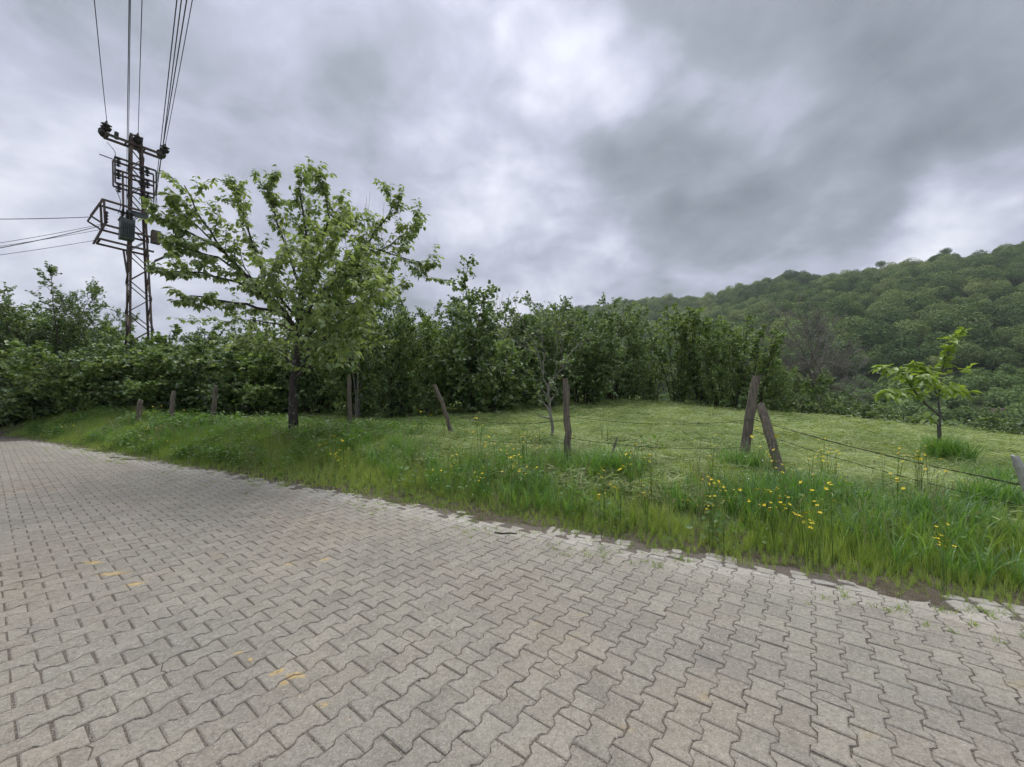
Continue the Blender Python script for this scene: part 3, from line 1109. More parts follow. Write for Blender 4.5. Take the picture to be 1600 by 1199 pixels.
KINDS = {
    'h0': hazel(11, 4.6, 0.55, 13, 12, 7, 12),
    'h1': hazel(12, 4.6, 0.42, 12, 13, 7, 12),
    'h2': hazel(13, 4.6, 0.62, 14, 11, 7, 13),
    'h3': hazel(14, 4.6, 0.35, 11, 13, 7, 12, matl='hazel2'),
    'b0': hazel(15, 3.0, 0.80, 16, 10, 7, 12, 0.115, 0.04),
    'b1': hazel(16, 3.0, 0.70, 15, 10, 7, 12, 0.115, 0.04, 'hazel2'),
    's0': hazel(17, 1.6, 0.95, 13, 7, 4, 8, 0.095, 0.03),
    's1': hazel(18, 1.6, 0.90, 12, 7, 4, 8, 0.095, 0.03, 'hazel2'),
    'c0': column(21), 'c1': column(22),
    'f0': feathery(25), 'f1': feathery(26),
}


REAL_H = {}


def plant(name, kind, px, top, depth, label, cat, group=None, wide=1.0, seed=0, base=None):
    """stand a shrub so that it rises at px and reaches the height seen at top"""
    wm, lm, h = KINDS[kind]
    if lm.name not in REAL_H:               # the height the foliage really reaches
        co = np.empty(len(lm.vertices) * 3, np.float32)
        lm.vertices.foreach_get('co', co)
        REAL_H[lm.name] = float(np.percentile(co[2::3], 99.7))
    h = REAL_H[lm.name]
    p = at_depth(px, top, depth)
    z = TZ(p[0], p[1]) if base is None else base
    s = max(0.25, (p[2] - z) / h) * {'h': 0.90, 'f': 1.0}.get(kind[0], 0.96)     # boughs nearer the viewer rise higher in the picture
    e = empty(name, (p[0], p[1], z - 0.03), label, cat, group, rz=(px * 12.9898 + depth * 7.7 + seed) % 6.283)
    e.scale = (s * wide, s * wide, s)
    put('trunk', wm, None, e)
    put('crown', lm, None, e)
    return e


HEDGE = 'hazels of the dense hedge mass'
BACK = 'hazels of the back row'
n_h = n_b = n_l = 0
ORD = ['leftmost', 'second', 'third', 'fourth', 'fifth', 'sixth', 'seventh', 'eighth', 'ninth']
BACKL = ['hazel bush at the back of the hedge below the sparse left trees', 'hazel bush at the back of the hedge just left of the pylon legs',
         'low hazel bush at the back of the hedge just right of the pylon legs', 'hazel bush at the back of the hedge under the level cherry boughs',
         'taller hazel bush at the back of the hedge touching the cherry crown', 'hazel bush merging with the foot of the tallest feathery tree',
         'hazel bush merging with the feathery tree at the left edge', 'hazel bush merging with the wispy tree beside the pylon',
         'hazel bush between the two feathery trees at the left edge', 'hazel bush between the tallest feathery tree and the wispy tree', 'hazel bush at the very left edge behind the hedge']
for px, top, dep, k, wd in ((-60, 520, 16.5, 'b0', 1.2), (5, 532, 15.5, 'b1', 1.1), (78, 540, 15.0, 'b0', 1.15), (140, 536, 14.6, 'b1', 1.1), (205, 528, 15.4, 'b0', 1.1),
                            (262, 520, 15.6, 'b1', 1.15), (318, 522, 15.8, 'b0', 1.1), (378, 528, 15.6, 'b0', 1.1), (425, 520, 15.6, 'b1', 1.1)):
    plant('hazel_bush', k, px, top, dep, ORD[(n_h := n_h + 1) - 1] + ' hazel bush from the left edge in the front of the dense hedge', 'bush', HEDGE, wd)
for px, top, dep, k, wd in ((40, 505, 19.5, 'h2', 1.1), (150, 500, 19.0, 'h0', 1.1), (265, 512, 19.5, 'b0', 1.1), (350, 500, 18.5, 'h2', 1.0), (415, 480, 18.0, 'h0', 0.9), (100, 470, 20.5, 'h1', 1.0), (30, 475, 20.5, 'h3', 1.0), (168, 488, 20.0, 'h3', 0.9), (62, 458, 21.0, 'h2', 0.9), (132, 468, 20.8, 'h1', 0.9), (-15, 462, 20.0, 'h2', 1.0)):
    plant('hazel_bush', k, px, top, dep, BACKL[(n_b := n_b + 1) - 1], 'bush', BACK, wd)
plant('feathery_tree', 'f0', 88, 418, 19.0, 'tall sparse feathery tree rising above the hedge left of the pylon', 'tree', wide=1.1)
plant('feathery_tree', 'f1', 12, 452, 19.0, 'sparse feathery tree cut off by the left edge of the photo', 'tree', wide=1.0)
plant('feathery_tree', 'f1', 160, 458, 21.0, 'small wispy tree against the sky just left of the pylon legs', 'tree', wide=0.9, seed=2)

for px, top, dep, k, wd, lab in (
        (492, 470, 15.5, 'h1', 0.9, 'hazel bush directly behind the trunk of the cherry tree'),
        (560, 430, 15.0, 'h3', 0.85, 'hazel bush behind the right side of the cherry crown'),
        (618, 455, 14.2, 'h0', 0.85, 'hazel bush behind the upright fence post right of the cherry trunk'),
        (668, 468, 13.6, 'h3', 0.75, 'yellowish green hazel bush behind the leaning fence post'),
        (735, 412, 15.0, 'h1', 0.95, 'tall hazel bush whose top stands highest between cherry and bare sapling'),
        (765, 500, 13.4, 'b0', 0.9, 'low dark hazel bush at the foot of the tall one'),
        (690, 452, 18.0, 'h2', 0.9, 'hazel bush half hidden between the leaning post bush and the tall hazel'),
        (805, 452, 16.2, 'h0', 0.9, 'hazel bush just left of the bare pale sapling'),
        (450, 492, 17.5, 'h2', 0.95, 'hazel bush filling the gap left of the cherry trunk'),
        (528, 452, 18.0, 'h0', 0.95, 'hazel bush behind the lower right cherry boughs'),
        (590, 456, 17.8, 'h1', 0.9, 'hazel bush deep behind the upright fence post'),
        (648, 462, 17.2, 'h0', 0.9, 'hazel bush deep behind the leaning fence post'),
        (858, 462, 15.2, 'h2', 0.9, 'hazel bush directly behind the bare pale sapling'),
        (912, 446, 16.4, 'h1', 1.0, 'hazel bush above the straight fence post at the field'),
        (960, 448, 18.5, 'h0', 0.95, 'hazel bush at the top of the mown field where the ridge begins'),
        (880, 458, 20.0, 'h2', 1.0, 'hazel bush behind the two that flank the straight post'),
        (985, 520, 19.5, 'h3', 0.8, 'short hazel bush between the field hazels and the upright column hazels')):
    plant('hazel_bush', k, px, top, dep, lab, 'bush', 'hazels behind the field', wd)
for px, top, dep, k, wd, lab in (
        (1015, 482, 19.8, 'c0', 0.9, 'leftmost of the upright column hazels at the field edge'),
        (1058, 478, 19.0, 'c1', 1.0, 'second of the upright column hazels at the field edge'),
        (1098, 474, 18.6, 'c0', 1.1, 'third and tallest of the upright column hazels at the field edge'),
        (1138, 484, 18.2, 'c1', 1.1, 'upright column hazel left of the braced corner post top'),
        (1176, 506, 17.8, 'c0', 1.1, 'upright column hazel right behind the braced corner post'),
        (1120, 500, 17.6, 'h3', 0.7, 'spreading hazel bush in front of the upright column hazels'),
        (1212, 545, 17.8, 'h3', 0.75, 'last hazel bush of the row beside the bare brown tree')):
    plant('hazel_bush', k, px, top, dep, lab, 'bush', 'upright hazels at the field edge', wd)
LOWB = ['low shrub on the brow at the foot of the bare tree', 'low shrub on the brow, second right of the bare tree foot', 'low shrub on the brow, third right of the bare tree foot',
        'low shrub on the brow, fourth right of the bare tree foot', 'low shrub on the brow just left of the leafy young tree',
        'taller shrub on the brow under the bare tree branches', 'shrub past the brow behind the low row right of the bare tree']
for px, top, dep, k, wd in ((1250, 608, 19.0, 's0', 1.3), (1292, 620, 18.5, 's1', 1.3), (1335, 628, 18.0, 's0', 1.3), (1380, 632, 17.6, 's1', 1.3), (1425, 640, 17.2, 's0', 1.2), (1235, 575, 20.5, 'b1', 0.9), (1320, 605, 22, 'b0', 0.9)):
    plant('low_shrub', k, px, top, dep, LOWB[(n_l := n_l + 1) - 1], 'shrub', 'low shrubs on the brow', wd)
plant('low_shrub', 's1', 1500, 648, 16.5, 'low shrub directly behind the leafy young tree', 'shrub', wide=1.3)
plant('small_tree', 'h2', 1546, 622, 17.0, 'small round tree on the brow right of the leafy young tree', 'tree', wide=0.85)
plant('low_shrub', 's0', 1592, 655, 15.5, 'low shrub on the brow at the right edge of the photo', 'shrub', wide=1.2)
plant('low_shrub', 's0', 1660, 650, 15.0, 'low shrub on the brow just past the right edge', 'shrub', wide=1.3)


# ---- cherry tree: main limbs follow the real tree, twigs and leaves grow from them
def grow_twigs(rng, limb, r0, r1, n, lmin, lmax, L, wood, leafn, lsize, up=0.35, t0=0.15, droop=0.5, sub=2, tmpl_spread=0.9):
    for k in range(n):
        t_ = t0 + (0.99 - t0) * (k + rng.random()) / n
        p, d = sample_poly(limb, t_)
        sdv = rng.normal(0, 1, 3)
        b = curve_branch(rng, p, d * 0.75 + unit(sdv) * 0.75 + np.array([0, 0, 0.15]), rng.uniform(lmin, lmax) * (1.1 - 0.4 * t_), 5, up, 0.25)
        wood.tube(b, np.linspace(max(0.004, (r0 + (r1 - r0) * t_) * 0.4), 0.003, 6), 4, False)
        cluster(rng, b, leafn, lsize, L, droop)
        for q in range(sub):
            p3, d3 = sample_poly(b, rng.uniform(0.25, 0.9))
            tw = curve_branch(rng, p3, d3 + rng.normal(0, 0.55, 3), rng.uniform(0.2, 0.5) * lmax, 4, up * 0.6, 0.2)
            wood.tube(tw, np.linspace(0.004, 0.002, 5), 3, False)
            cluster(rng, tw, max(2, leafn - 2), lsize, L, droop)


def cluster(rng, pts, n, size, L, droop, per=4):
    """spur clusters of drooping leaves along a shoot"""
    for k in range(n):
        t_ = (k + 0.35 + 0.6 * rng.random()) / n
        p, d = sample_poly(pts, t_)
        for q in range(per):
            a2 = rng.uniform(0, 2 * math.pi)
            ax = unit(np.array([math.cos(a2), math.sin(a2), -droop * rng.uniform(0.4, 2.0)]) + d * 0.3)
            nr = np.array([math.cos(a2), math.sin(a2), 0.9]) + rng.normal(0, 0.3, 3)
            L.append((p + ax * 0.02 + rng.normal(0, 0.012, 3), ax, nr, size * rng.uniform(0.6, 1.15)))


rng = np.random.default_rng(77)
CY = 11.6                                           # depth of the cherry's trunk
base = ground_at(459, 668, 0.72)
CY = base[1]
cz = TZ(base[0], base[1])


def cp(px, py, off=0.0):
    return at_depth(px, py, CY + off)


trunk_px = [(459, 668, 0), (458, 630, 0), (457, 598, 0), (462, 570, 0), (466, 540, 0), (467, 505, 0.05), (468, 470, 0.1), (474, 430, 0.1), (480, 395, 0.0), (478, 358, 0.1), (472, 322, 0.2), (466, 282, 0.25)]
limbs = [  # pixel path with depth offsets, radius at start/end, twig count
    ([(466, 520, 0), (445, 490, -0.3), (420, 462, -0.6), (385, 430, -0.8), (350, 395, -1.0), (316, 345, -1.2), (288, 290, -1.3)], .06, .010, 13),
    # long level boughs on the side of the pylon
    ([(455, 500, 0), (400, 478, -0.8), (350, 470, -1.4), (300, 462, -1.9), (290, 466, -2.0)], .040, .006, 9),
    ([(430, 470, -0.4), (370, 440, -1.0), (310, 425, -1.5), (275, 424, -1.8), (262, 428, -1.9)], .035, .005, 10),
    ([(400, 440, -0.6), (340, 402, -1.0), (295, 390, -1.4), (262, 394, -1.6)], .030, .005, 9),
    ([(350, 395, -1.0), (300, 365, -1.3), (270, 352, -1.5), (252, 342, -1.6)], .028, .005, 8),
    ([(330, 375, -1.1), (290, 335, -1.2), (262, 310, -1.3)], .020, .005, 5),
    ([(420, 462, -0.4), (405, 410, 0.2), (385, 350, 0.4), (368, 310, 0.6), (356, 272, 0.7)], .040, .006, 9),
    ([(470, 450, 0.1), (448, 390, 0.6), (428, 330, 0.9), (418, 305, 1.0), (424, 285, 1.0)], .040, .006, 9),
    ([(474, 430, 0.0), (500, 380, -0.5), (515, 340, -0.8), (510, 310, -0.9), (496, 280, -0.9)], .035, .006, 8),
    ([(467, 505, 0), (500, 460, 0.6), (535, 420, 1.0), (575, 380, 1.3), (604, 340, 1.5), (622, 305, 1.6)], .055, .006, 12),
    ([(535, 420, 1.0), (580, 400, 1.2), (625, 372, 1.4), (656, 352, 1.5)], .030, .006, 9),
    ([(575, 385, 1.2), (620, 400, 1.4), (655, 410, 1.5), (668, 435, 1.5)], .022, .005, 7),
    ([(466, 545, 0), (500, 500, -0.7), (530, 470, -1.2), (555, 440, -1.5), (565, 415, -1.6)], .045, .006, 11),
    ([(466, 560, 0), (505, 530, 0.5), (545, 500, 1.0), (590, 470, 1.4), (625, 455, 1.6)], .040, .006, 10),
    ([(462, 590, 0), (485, 575, -0.5), (505, 545, -1.0), (520, 510, -1.4), (560, 485, -1.7)], .035, .006, 9),
    ([(467, 500, 0), (440, 470, -1.0), (430, 440, -1.8), (410, 420, -2.3)], .035, .006, 8),
    ([(470, 470, 0), (490, 440, -1.2), (500, 400, -2.0), (520, 380, -2.4)], .035, .006, 8),
    ([(466, 545, 0), (490, 515, -1.2), (515, 490, -1.9), (545, 475, -2.3), (575, 470, -2.5)], .032, .006, 11),
    ([(467, 520, 0), (485, 480, -1.4), (510, 450, -2.0), (540, 430, -2.2), (570, 432, -2.4)], .032, .006, 11),
    ([(500, 460, 0.6), (540, 455, 0.4), (580, 445, 0.2), (612, 430, 0.2)], .026, .006, 10),
    ([(474, 420, 0), (500, 395, 0.4), (530, 370, 0.5), (550, 345, 0.6)], .026, .006, 9),
    ([(462, 590, 0), (485, 578, 0.4), (515, 560, 0.9), (550, 545, 1.2), (590, 530, 1.4)], .028, .006, 11),
    ([(464, 575, 0), (440, 555, 0.6), (405, 540, 1.0), (370, 528, 1.3)], .026, .006, 10),
    ([(463, 585, 0), (480, 560, -0.8), (500, 535, -1.5), (525, 520, -1.9), (560, 525, -2.1)], .026, .006, 11),
    ([(466, 520, 0), (430, 505, 0.8), (390, 500, 1.2), (340, 505, 1.6)], .030, .006, 8),
]
wood, L = MB(), []
tr = np.array([cp(*q) for q in trunk_px])
tr[0, 2] = cz - 0.08
wood.tube(tr, [.118, .098, .085, .078, .072, .066, .058, .048, .038, .030, .020, .008], 10, False, jitter=0.10, rng=rng)
grow_twigs(rng, tr, .1, .01, 24, 0.6, 1.3, L, wood, 7, 0.132, t0=0.40)
for path, r0, r1, n in limbs:
    pts = np.array([cp(*q) for q in path])
    # refine the traced path
    tt = np.linspace(0, len(pts) - 1, (len(pts) - 1) * 3 + 1)
    fine = np.stack([np.interp(tt, np.arange(len(pts)), pts[:, c]) for c in range(3)], -1)
    fine[1:-1] += rng.normal(0, 0.018, fine[1:-1].shape)
    wood.tube(fine, np.linspace(r0, r1, len(fine)), 6, False)
    lvl = path[-1][0] < 300 and len(path) <= 5
    grow_twigs(rng, fine, r0, r1, int(n * (0.8 if lvl else 1.45)), 0.25 if lvl else 0.40, 0.55 if lvl else 1.0, L, wood, 6, 0.132, t0=0.16, sub=2)
    cluster(rng, fine[len(fine) // 3:], int(n * (2.2 if lvl else 1.4)), 0.132, L, 0.9, per=7)
chy = empty('cherry_tree', (base[0], base[1], cz), 'spreading cherry tree with drooping leaves and dark lichen-spotted trunk beside the fence', 'tree')
off = np.array([base[0], base[1], cz])
for mb in wood.v:
    mb -= off
L = [(p - off, a_, n_, s_) for p, a_, n_, s_ in L]
wood.build('trunk', M['cherry_bark'], chy, True)
put('crown', leaf_mesh('crown', L, M['cherry'], LEAF_LONG, rng), None, chy)


# ---- leafless trees
def bare_tree(name, px, base_py, zb, path_list, r0, bark, label, depth_var, n1, n2, len1, leaf=None, seed=5, depth=None, tk=1.0):
    rng = np.random.default_rng(seed)
    g = ground_at(px, base_py, zb)
    for _ in range(6):
        g = ground_at(px, base_py, TZ(g[0], g[1]))
    if depth:
        g = at_depth(px, base_py, depth)
    off = np.array([g[0], g[1], TZ(g[0], g[1])])
    e = empty(name, off, label, 'tree')
    wood, L = MB(), []
    for path, ra, rb in path_list:
        pts = np.array([at_depth(x, y, g[1] + o_) for x, y, o_ in path])
        tt = np.linspace(0, len(pts) - 1, (len(pts) - 1) * 3 + 1)
        fine = np.stack([np.interp(tt, np.arange(len(pts)), pts[:, c]) for c in range(3)], -1)
        fine[1:-1] += rng.normal(0, 0.02, fine[1:-1].shape)
        fine = fine - off
        wood.tube(fine, np.linspace(ra, rb, len(fine)), 7, False)
        for k in range(n1):
            p, d = sample_poly(fine, 0.3 + 0.7 * (k + rng.random()) / n1)
            b = curve_branch(rng, p, d * 0.8 + rng.normal(0, 0.6, 3), len1 * rng.uniform(0.5, 1.1), 6, 0.4, 0.35)
            wood.tube(b, np.linspace(max(0.004, rb * 0.9), 0.002 * tk, 7), 4, False)
            for q in range(n2):
                p3, d3 = sample_poly(b, rng.uniform(0.2, 0.95))
                tw = curve_branch(rng, p3, d3 + rng.normal(0, 0.6, 3), len1 * rng.uniform(0.25, 0.6), 4, 0.3, 0.3)
                wood.tube(tw, np.linspace(0.0035 * tk, 0.0018 * tk, 5), 3, False)
                if leaf and rng.random() < leaf:
                    twig_leaves(rng, tw, 5, 0.07, L, 0.2)
    wood.build('trunk', M[bark], e, True)
    if L:
        put('crown', leaf_mesh('crown', L, M['feather'], LEAF_ROUND, rng), None, e)
    return e


bare_tree('bare_sapling', 864, 690, 0.55, [
    ([(864, 690, 0), (862, 660, 0), (858, 625, 0), (856, 605, 0)], .034, .026),
    ([(856, 607, 0), (848, 585, -.1), (842, 560, -.2), (832, 530, -.2), (815, 500, -.3), (806, 492, -.3)], .017, .005),
    ([(856, 607, 0), (868, 590, .1), (880, 570, .2), (900, 545, .3), (925, 520, .4)], .016, .005),
    ([(848, 585, 0), (850, 550, .2), (846, 515, .3), (848, 480, .3), (840, 482, .3)], .013, .004),
    ([(842, 560, 0), (822, 545, .2), (806, 535, .4), (790, 515, .5)], .010, .004),
    ([(868, 590, 0), (866, 560, -.3), (872, 520, -.4), (880, 490, -.5)], .011, .004)],
    .05, 'pale_bark', 'thin bare sapling with pale forked trunk standing left of the straight fence post', 0.5, 8, 5, 0.42, leaf=0.5, seed=9)

rng = np.random.default_rng(31)
bt = [([(1285, 665, 0), (1280, 630, 0), (1270, 600, 0), (1262, 570, 0)], .11, .08)]
for k, (ex, ey) in enumerate(((1190, 520), (1215, 492), (1245, 485), (1275, 500), (1300, 510), (1330, 545), (1345, 585), (1340, 620), (1225, 560), (1200, 590), (1310, 570), (1260, 520))):
    sx, sy = ((1262, 570), (1270, 600), (1280, 625))[k % 3]
    o_ = rng.uniform(-1.6, 1.6)
    bt.append(([(sx, sy, 0), ((sx * 2 + ex) / 3 + rng.normal(0, 8), (sy * 2 + ey) / 3 - 8, o_ * .4), ((sx + ex * 2) / 3 + rng.normal(0, 8), (sy + ey * 2) / 3 - 8, o_ * .8), (ex, ey, o_)], .055, .010))
bare_tree('bare_tree', 1285, 668, -0.4, bt, .1, 'bare_bark', 'leafless grey-brown tree with tangled branches at the end of the hazel row', 1.5, 18, 9, 1.0, seed=32, depth=20.5, tk=3.0)
# dead twigs standing out of the hazel tops
for k, (px, py, top, dep, lab) in enumerate(((563, 430, 285, 14.0, 'bare grey shoots sticking up from the right side of the cherry crown'),
                                             (770, 470, 428, 15.5, 'bare grey shoots above the tall hazel bush'))):
    rng = np.random.default_rng(60 + k)
    mb = MB()
    g0 = at_depth(px, 600, dep)
    off = np.array([g0[0], g0[1], TZ(g0[0], g0[1])])
    for q in range(5):
        p0 = off + np.array([rng.uniform(-.2, .2), rng.uniform(-.2, .2), -0.05])
        p1 = at_depth(px + rng.uniform(-28, 38), top + rng.uniform(0, 40), dep + rng.uniform(-.6, .6))
        st = np.linspace(p0, p1, 9)
        st[1:-1] += rng.normal(0, 0.04, (7, 3))
        mb.tube(st - off, np.linspace(0.022, 0.005, 9), 5, False)
        for z_ in range(7):
            p, d = sample_poly(st, rng.uniform(0.55, 0.97))
            tw = curve_branch(rng, p, d + rng.normal(0, 0.5, 3), rng.uniform(0.25, 0.7), 4, 0.3, 0.25)
            mb.tube(tw - off, np.linspace(0.006, 0.002, 5), 3, False)
    e = empty('dead_shrub', off, lab, 'shrub')
    mb.build('trunk', M['bare_bark'], e, True)

# ---- young tree with large leaves, each its own object
rng = np.random.default_rng(91)
sp0 = ground_at(1467, 716, 0.36)
for _ in range(5):
    sp0 = ground_at(1467, 716, TZ(sp0[0], sp0[1]))
SY = sp0[1]
off = np.array([sp0[0], sp0[1], TZ(sp0[0], sp0[1])])
sap = empty('young_tree', off, 'young tree with large bright green leaves standing alone in the mown field', 'tree')
mb = MB()
shoots = [
    ([(1467, 722, 0), (1468, 690, 0), (1467, 660, 0), (1468, 645, 0)], .036, .030, 0),
    ([(1468, 650, 0), (1450, 635, -.1), (1435, 620, -.2), (1422, 602, -.25), (1412, 585, -.3), (1395, 578, -.35), (1374, 577, -.4)], .020, .006, 100),
    ([(1468, 645, 0), (1466, 622, .1), (1460, 608, .1), (1452, 585, .05), (1440, 575, 0), (1425, 568, -.05)], .020, .006, 96),
    ([(1466, 622, .05), (1470, 600, .15), (1472, 580, .2), (1477, 560, .2), (1484, 545, .2), (1490, 530, .25), (1498, 518, .3)], .016, .005, 84),
    ([(1460, 608, .1), (1480, 600, .3), (1495, 610, .4), (1508, 612, .5)], .012, .005, 60),
    ([(1472, 590, .15), (1490, 582, .3), (1510, 577, .4), (1524, 574, .4)], .010, .004, 9),
    ([(1435, 620, -.2), (1410, 612, -.5), (1390, 612, -.6), (1378, 616, -.7)], .010, .004, 56),
    ([(1440, 575, 0), (1437, 560, .0), (1436, 543, .0)], .008, .004, 0),
    ([(1466, 640, 0), (1455, 650, -.3), (1446, 655, -.4)], .008, .004, 6),
    ([(1460, 608, .1), (1455, 590, -.4), (1440, 590, -.6)], .010, .004, 56),
]
leaf_spots = []
for path, r0, r1, nl in shoots:
    pts = np.array([at_depth(x, y, SY + o_) for x, y, o_ in path])
    if path[0][1] > 715:
        pts[0, 2] = off[2] - 0.05
    mb.tube(pts - off, np.linspace(r0, r1, len(pts)), 7, False)
    for k in range(nl):
        t_ = 0.30 + 0.70 * (k + rng.random()) / nl
        p, d = sample_poly(pts, t_)
        leaf_spots.append((p - off + rng.normal(0, 0.045, 3), d))
mb.build('trunk', M['sapling_bark'], sap, True)
# big leaf mesh: curved blade with a folded midrib
lm_list = []
for v in range(4):
    rg = np.random.default_rng(200 + v)
    n = 6
    tt = np.linspace(0, 1, n)
    wd = 0.23 * np.sin(np.pi * np.clip(tt, 0.02, 0.98) ** 0.85) ** 0.8
    yy = tt * 0.97
    bend = -0.30 * tt ** 2 * rg.uniform(0.5, 1.4)
    Vt = []
    for a_ in range(n):
        Vt += [(-wd[a_], yy[a_], bend[a_] + 0.07 * wd[a_] / .23), (0, yy[a_], bend[a_]), (wd[a_], yy[a_], bend[a_] + 0.07 * wd[a_] / .23)]
    Ft = []
    for a_ in range(n - 1):
        Ft += [(3 * a_, 3 * a_ + 1, 3 * a_ + 4, 3 * a_ + 3), (3 * a_ + 1, 3 * a_ + 2, 3 * a_ + 5, 3 * a_ + 4)]
    me = mesh_np('leaf', np.array(Vt), [np.array(Ft)], True, {'rnd': np.full(len(Ft), rg.uniform(0.15, 0.95))})
    me.materials.append(M['sapling'])
    lm_list.append(me)
for p, d in leaf_spots:
    a2 = rng.uniform(0, 2 * math.pi)
    ax = unit(np.array([math.cos(a2), math.sin(a2), rng.uniform(-0.7, 0.4)]) + d * 0.5)
    nr = unit(np.array([0, 0, 1.0]) + rng.normal(0, 0.25, 3))
    nr = unit(nr - ax * (nr @ ax))
    sx = np.cross(ax, nr)
    o = put('leaf', lm_list[rng.integers(4)], None, sap)
    sz = rng.uniform(0.12, 0.23)
    Mx = Matrix(((sx[0], ax[0], nr[0], p[0]), (sx[1], ax[1], nr[1], p[1]), (sx[2], ax[2], nr[2], p[2]), (0, 0, 0, 1)))
    o.matrix_local = Mx @ Matrix.Diagonal((sz, sz, sz, 1))


# ---- wood on the far hillside
def forest_crown(seed, h=10.0, rw=4.6, nq=2600, qs=0.50, low=0.02):
    rng = np.random.default_rng(seed)
    P, N = [], []
    lobes = [(np.array([0, 0, h * 0.52]), rw * 0.78, 1.1)]
    for k in range(15):
        a_ = rng.uniform(0, 2 * math.pi)
        rr = rw * 0.74 * math.sqrt(rng.random())
        zt = h * (0.18 + 0.62 * (1 - (rr / rw) ** 2) * rng.uniform(0.45, 1.05))
        lobes.append((np.array([rr * math.cos(a_), rr * math.sin(a_), zt]), rw * rng.uniform(0.28, 0.46), 0.9))
    tot = sum(r_ ** 2 for _, r_, _ in lobes)
    for c, r_, fl in lobes:
        per = int(nq * r_ ** 2 / tot)
        d = rng.normal(0, 1, (per, 3))
        d /= np.linalg.norm(d, axis=1, keepdims=True)
        P.append(c + d * r_ * rng.uniform(0.80, 1.05, (per, 1)) * np.array([1, 1, fl]))
        N.append(d + rng.normal(0, 0.30, (per, 3)))
    P, N = np.concatenate(P), np.concatenate(N)
    A = np.cross(N, rng.normal(0, 1, N.shape))
    V, F, r_ = leaves(P, A, N, np.full(len(P), qs) * rng.uniform(0.6, 1.3, len(P)), LEAF_ROUND, rng)
    wood = MB().tube([(0, 0, -1.5), (0.1, 0, h * 0.35), (0, 0.1, h * 0.7)], [0.28, 0.2, 0.08], 6, False)
    V2, F2 = np.concatenate(wood.v), np.concatenate(wood.q)
    me = mesh_np('forest_tree', np.concatenate([V, V2]), [np.concatenate([F, F2 + len(V)])], False, {'rnd': np.concatenate([r_, np.zeros(len(F2))])})
    return me


FV = [forest_crown(300 + k, rng_h, rw) for k, (rng_h, rw) in enumerate(((10, 4.4), (11, 5.0), (9, 4.8), (10.5, 3.9), (8.5, 4.2)))]
SV = [forest_crown(320 + k, 3.4, 2.2, 520, 0.42, 0.05) for k in range(3)]


def project(P):
    rel = P - CAM
    z_ = rel @ _f
    return (rel @ _r) / z_ * F_PX + W_PX / 2, (rel @ _d) / z_ * F_PX + H_PX / 2, z_


rng = np.random.default_rng(404)
pts, spts = [], []
for q in np.arange(100, 470, 6.9):
    for al in np.arange(-420, 620, 6.9):
        qq, aa = q + rng.uniform(-3.2, 3.2), al + rng.uniform(-3.2, 3.2)
        x, y = 0.737 * qq - 0.677 * aa, 0.677 * qq + 0.737 * aa
        if y < 30 or x / y > 1.75 or x / y < 0.02:
            continue
        # the wood begins part of the way up; scrub and old orchard below it
        edge = 176 + 34 * (float(fbm(aa * 0.02, 3.3, 66, 3)) - 0.5) * 2
        if qq > edge:
            if rng.random() < 0.93:
                pts.append((x, y, qq))
        elif qq > 100:
            spts.append((x, y, qq))
            for _ in range(4):
                spts.append((x + rng.uniform(-4.2, 4.2), y + rng.uniform(-4.2, 4.2), qq))
pts = np.array(pts)
zz = terrain(pts[:, 0], pts[:, 1])
sz = 1.0 * rng.uniform(0.60, 1.45, len(pts)) * (0.8 + 0.5 * fbm(pts[:, 0] * 0.02, pts[:, 1] * 0.02, 71, 2))
rotz = rng.uniform(0, 6.28, len(pts))
tint = np.clip(0.45 + 1.2 * (fbm(pts[:, 0] * 0.013, pts[:, 1] * 0.013, 75, 3) - 0.5) + rng.normal(0, 0.20, len(pts)), 0, 1)
pp = np.c_[pts[:, :2], zz - 0.4]
pxx, pyy, dep = project(pp + np.array([0, 0, 7]))
seen = (pxx > 1000) & (pxx < 1620)
key = np.where(seen, sz / dep, 0)
front = set(np.argsort(-key)[:110].tolist())
rest = np.array([k for k in range(len(pts)) if k not in front])
vi = rng.integers(0, len(FV), len(pts))
for me in FV:
    me.materials.append(M['forest'])
FO = []
for me in FV:
    c = me.copy()
    c.materials.clear()
    c.materials.append(M['forest_obj'])
    FO.append(c)
for k in front:
    o = put('broadleaf_tree', FO[vi[k]], None, None, tuple(pp[k]), 'rounded green tree at the lower front of the wood on the far hillside', 'tree', 'trees at the front of the hillside wood')
    o.rotation_euler = (0, 0, rotz[k])
    o.scale = (sz[k],) * 3
scatter('woodland', pp[rest], np.c_[np.zeros((len(rest), 2)), rotz[rest]], sz[rest], vi[rest], [loose(me, None) for me in FV], tint[rest],
        'dense green broadleaf wood covering the far hillside', 'wood')
spts = np.array(spts)
zs = terrain(spts[:, 0], spts[:, 1])
for me in SV:
    me.materials.append(M['scrub'])
scatter('hillside_scrub', np.c_[spts[:, :2], zs - 0.2], np.c_[np.zeros((len(spts), 2)), rng.uniform(0, 6.28, len(spts))],
        rng.uniform(0.6, 1.35, len(spts)), rng.integers(0, 3, len(spts)), [loose(me, None) for me in SV],
        np.clip(fbm(spts[:, 0] * 0.03, spts[:, 1] * 0.03, 81, 3) + rng.normal(0, 0.12, len(spts)), 0, 1),
        'low green scrub and orchard bushes on the slope below the wood', 'scrub')
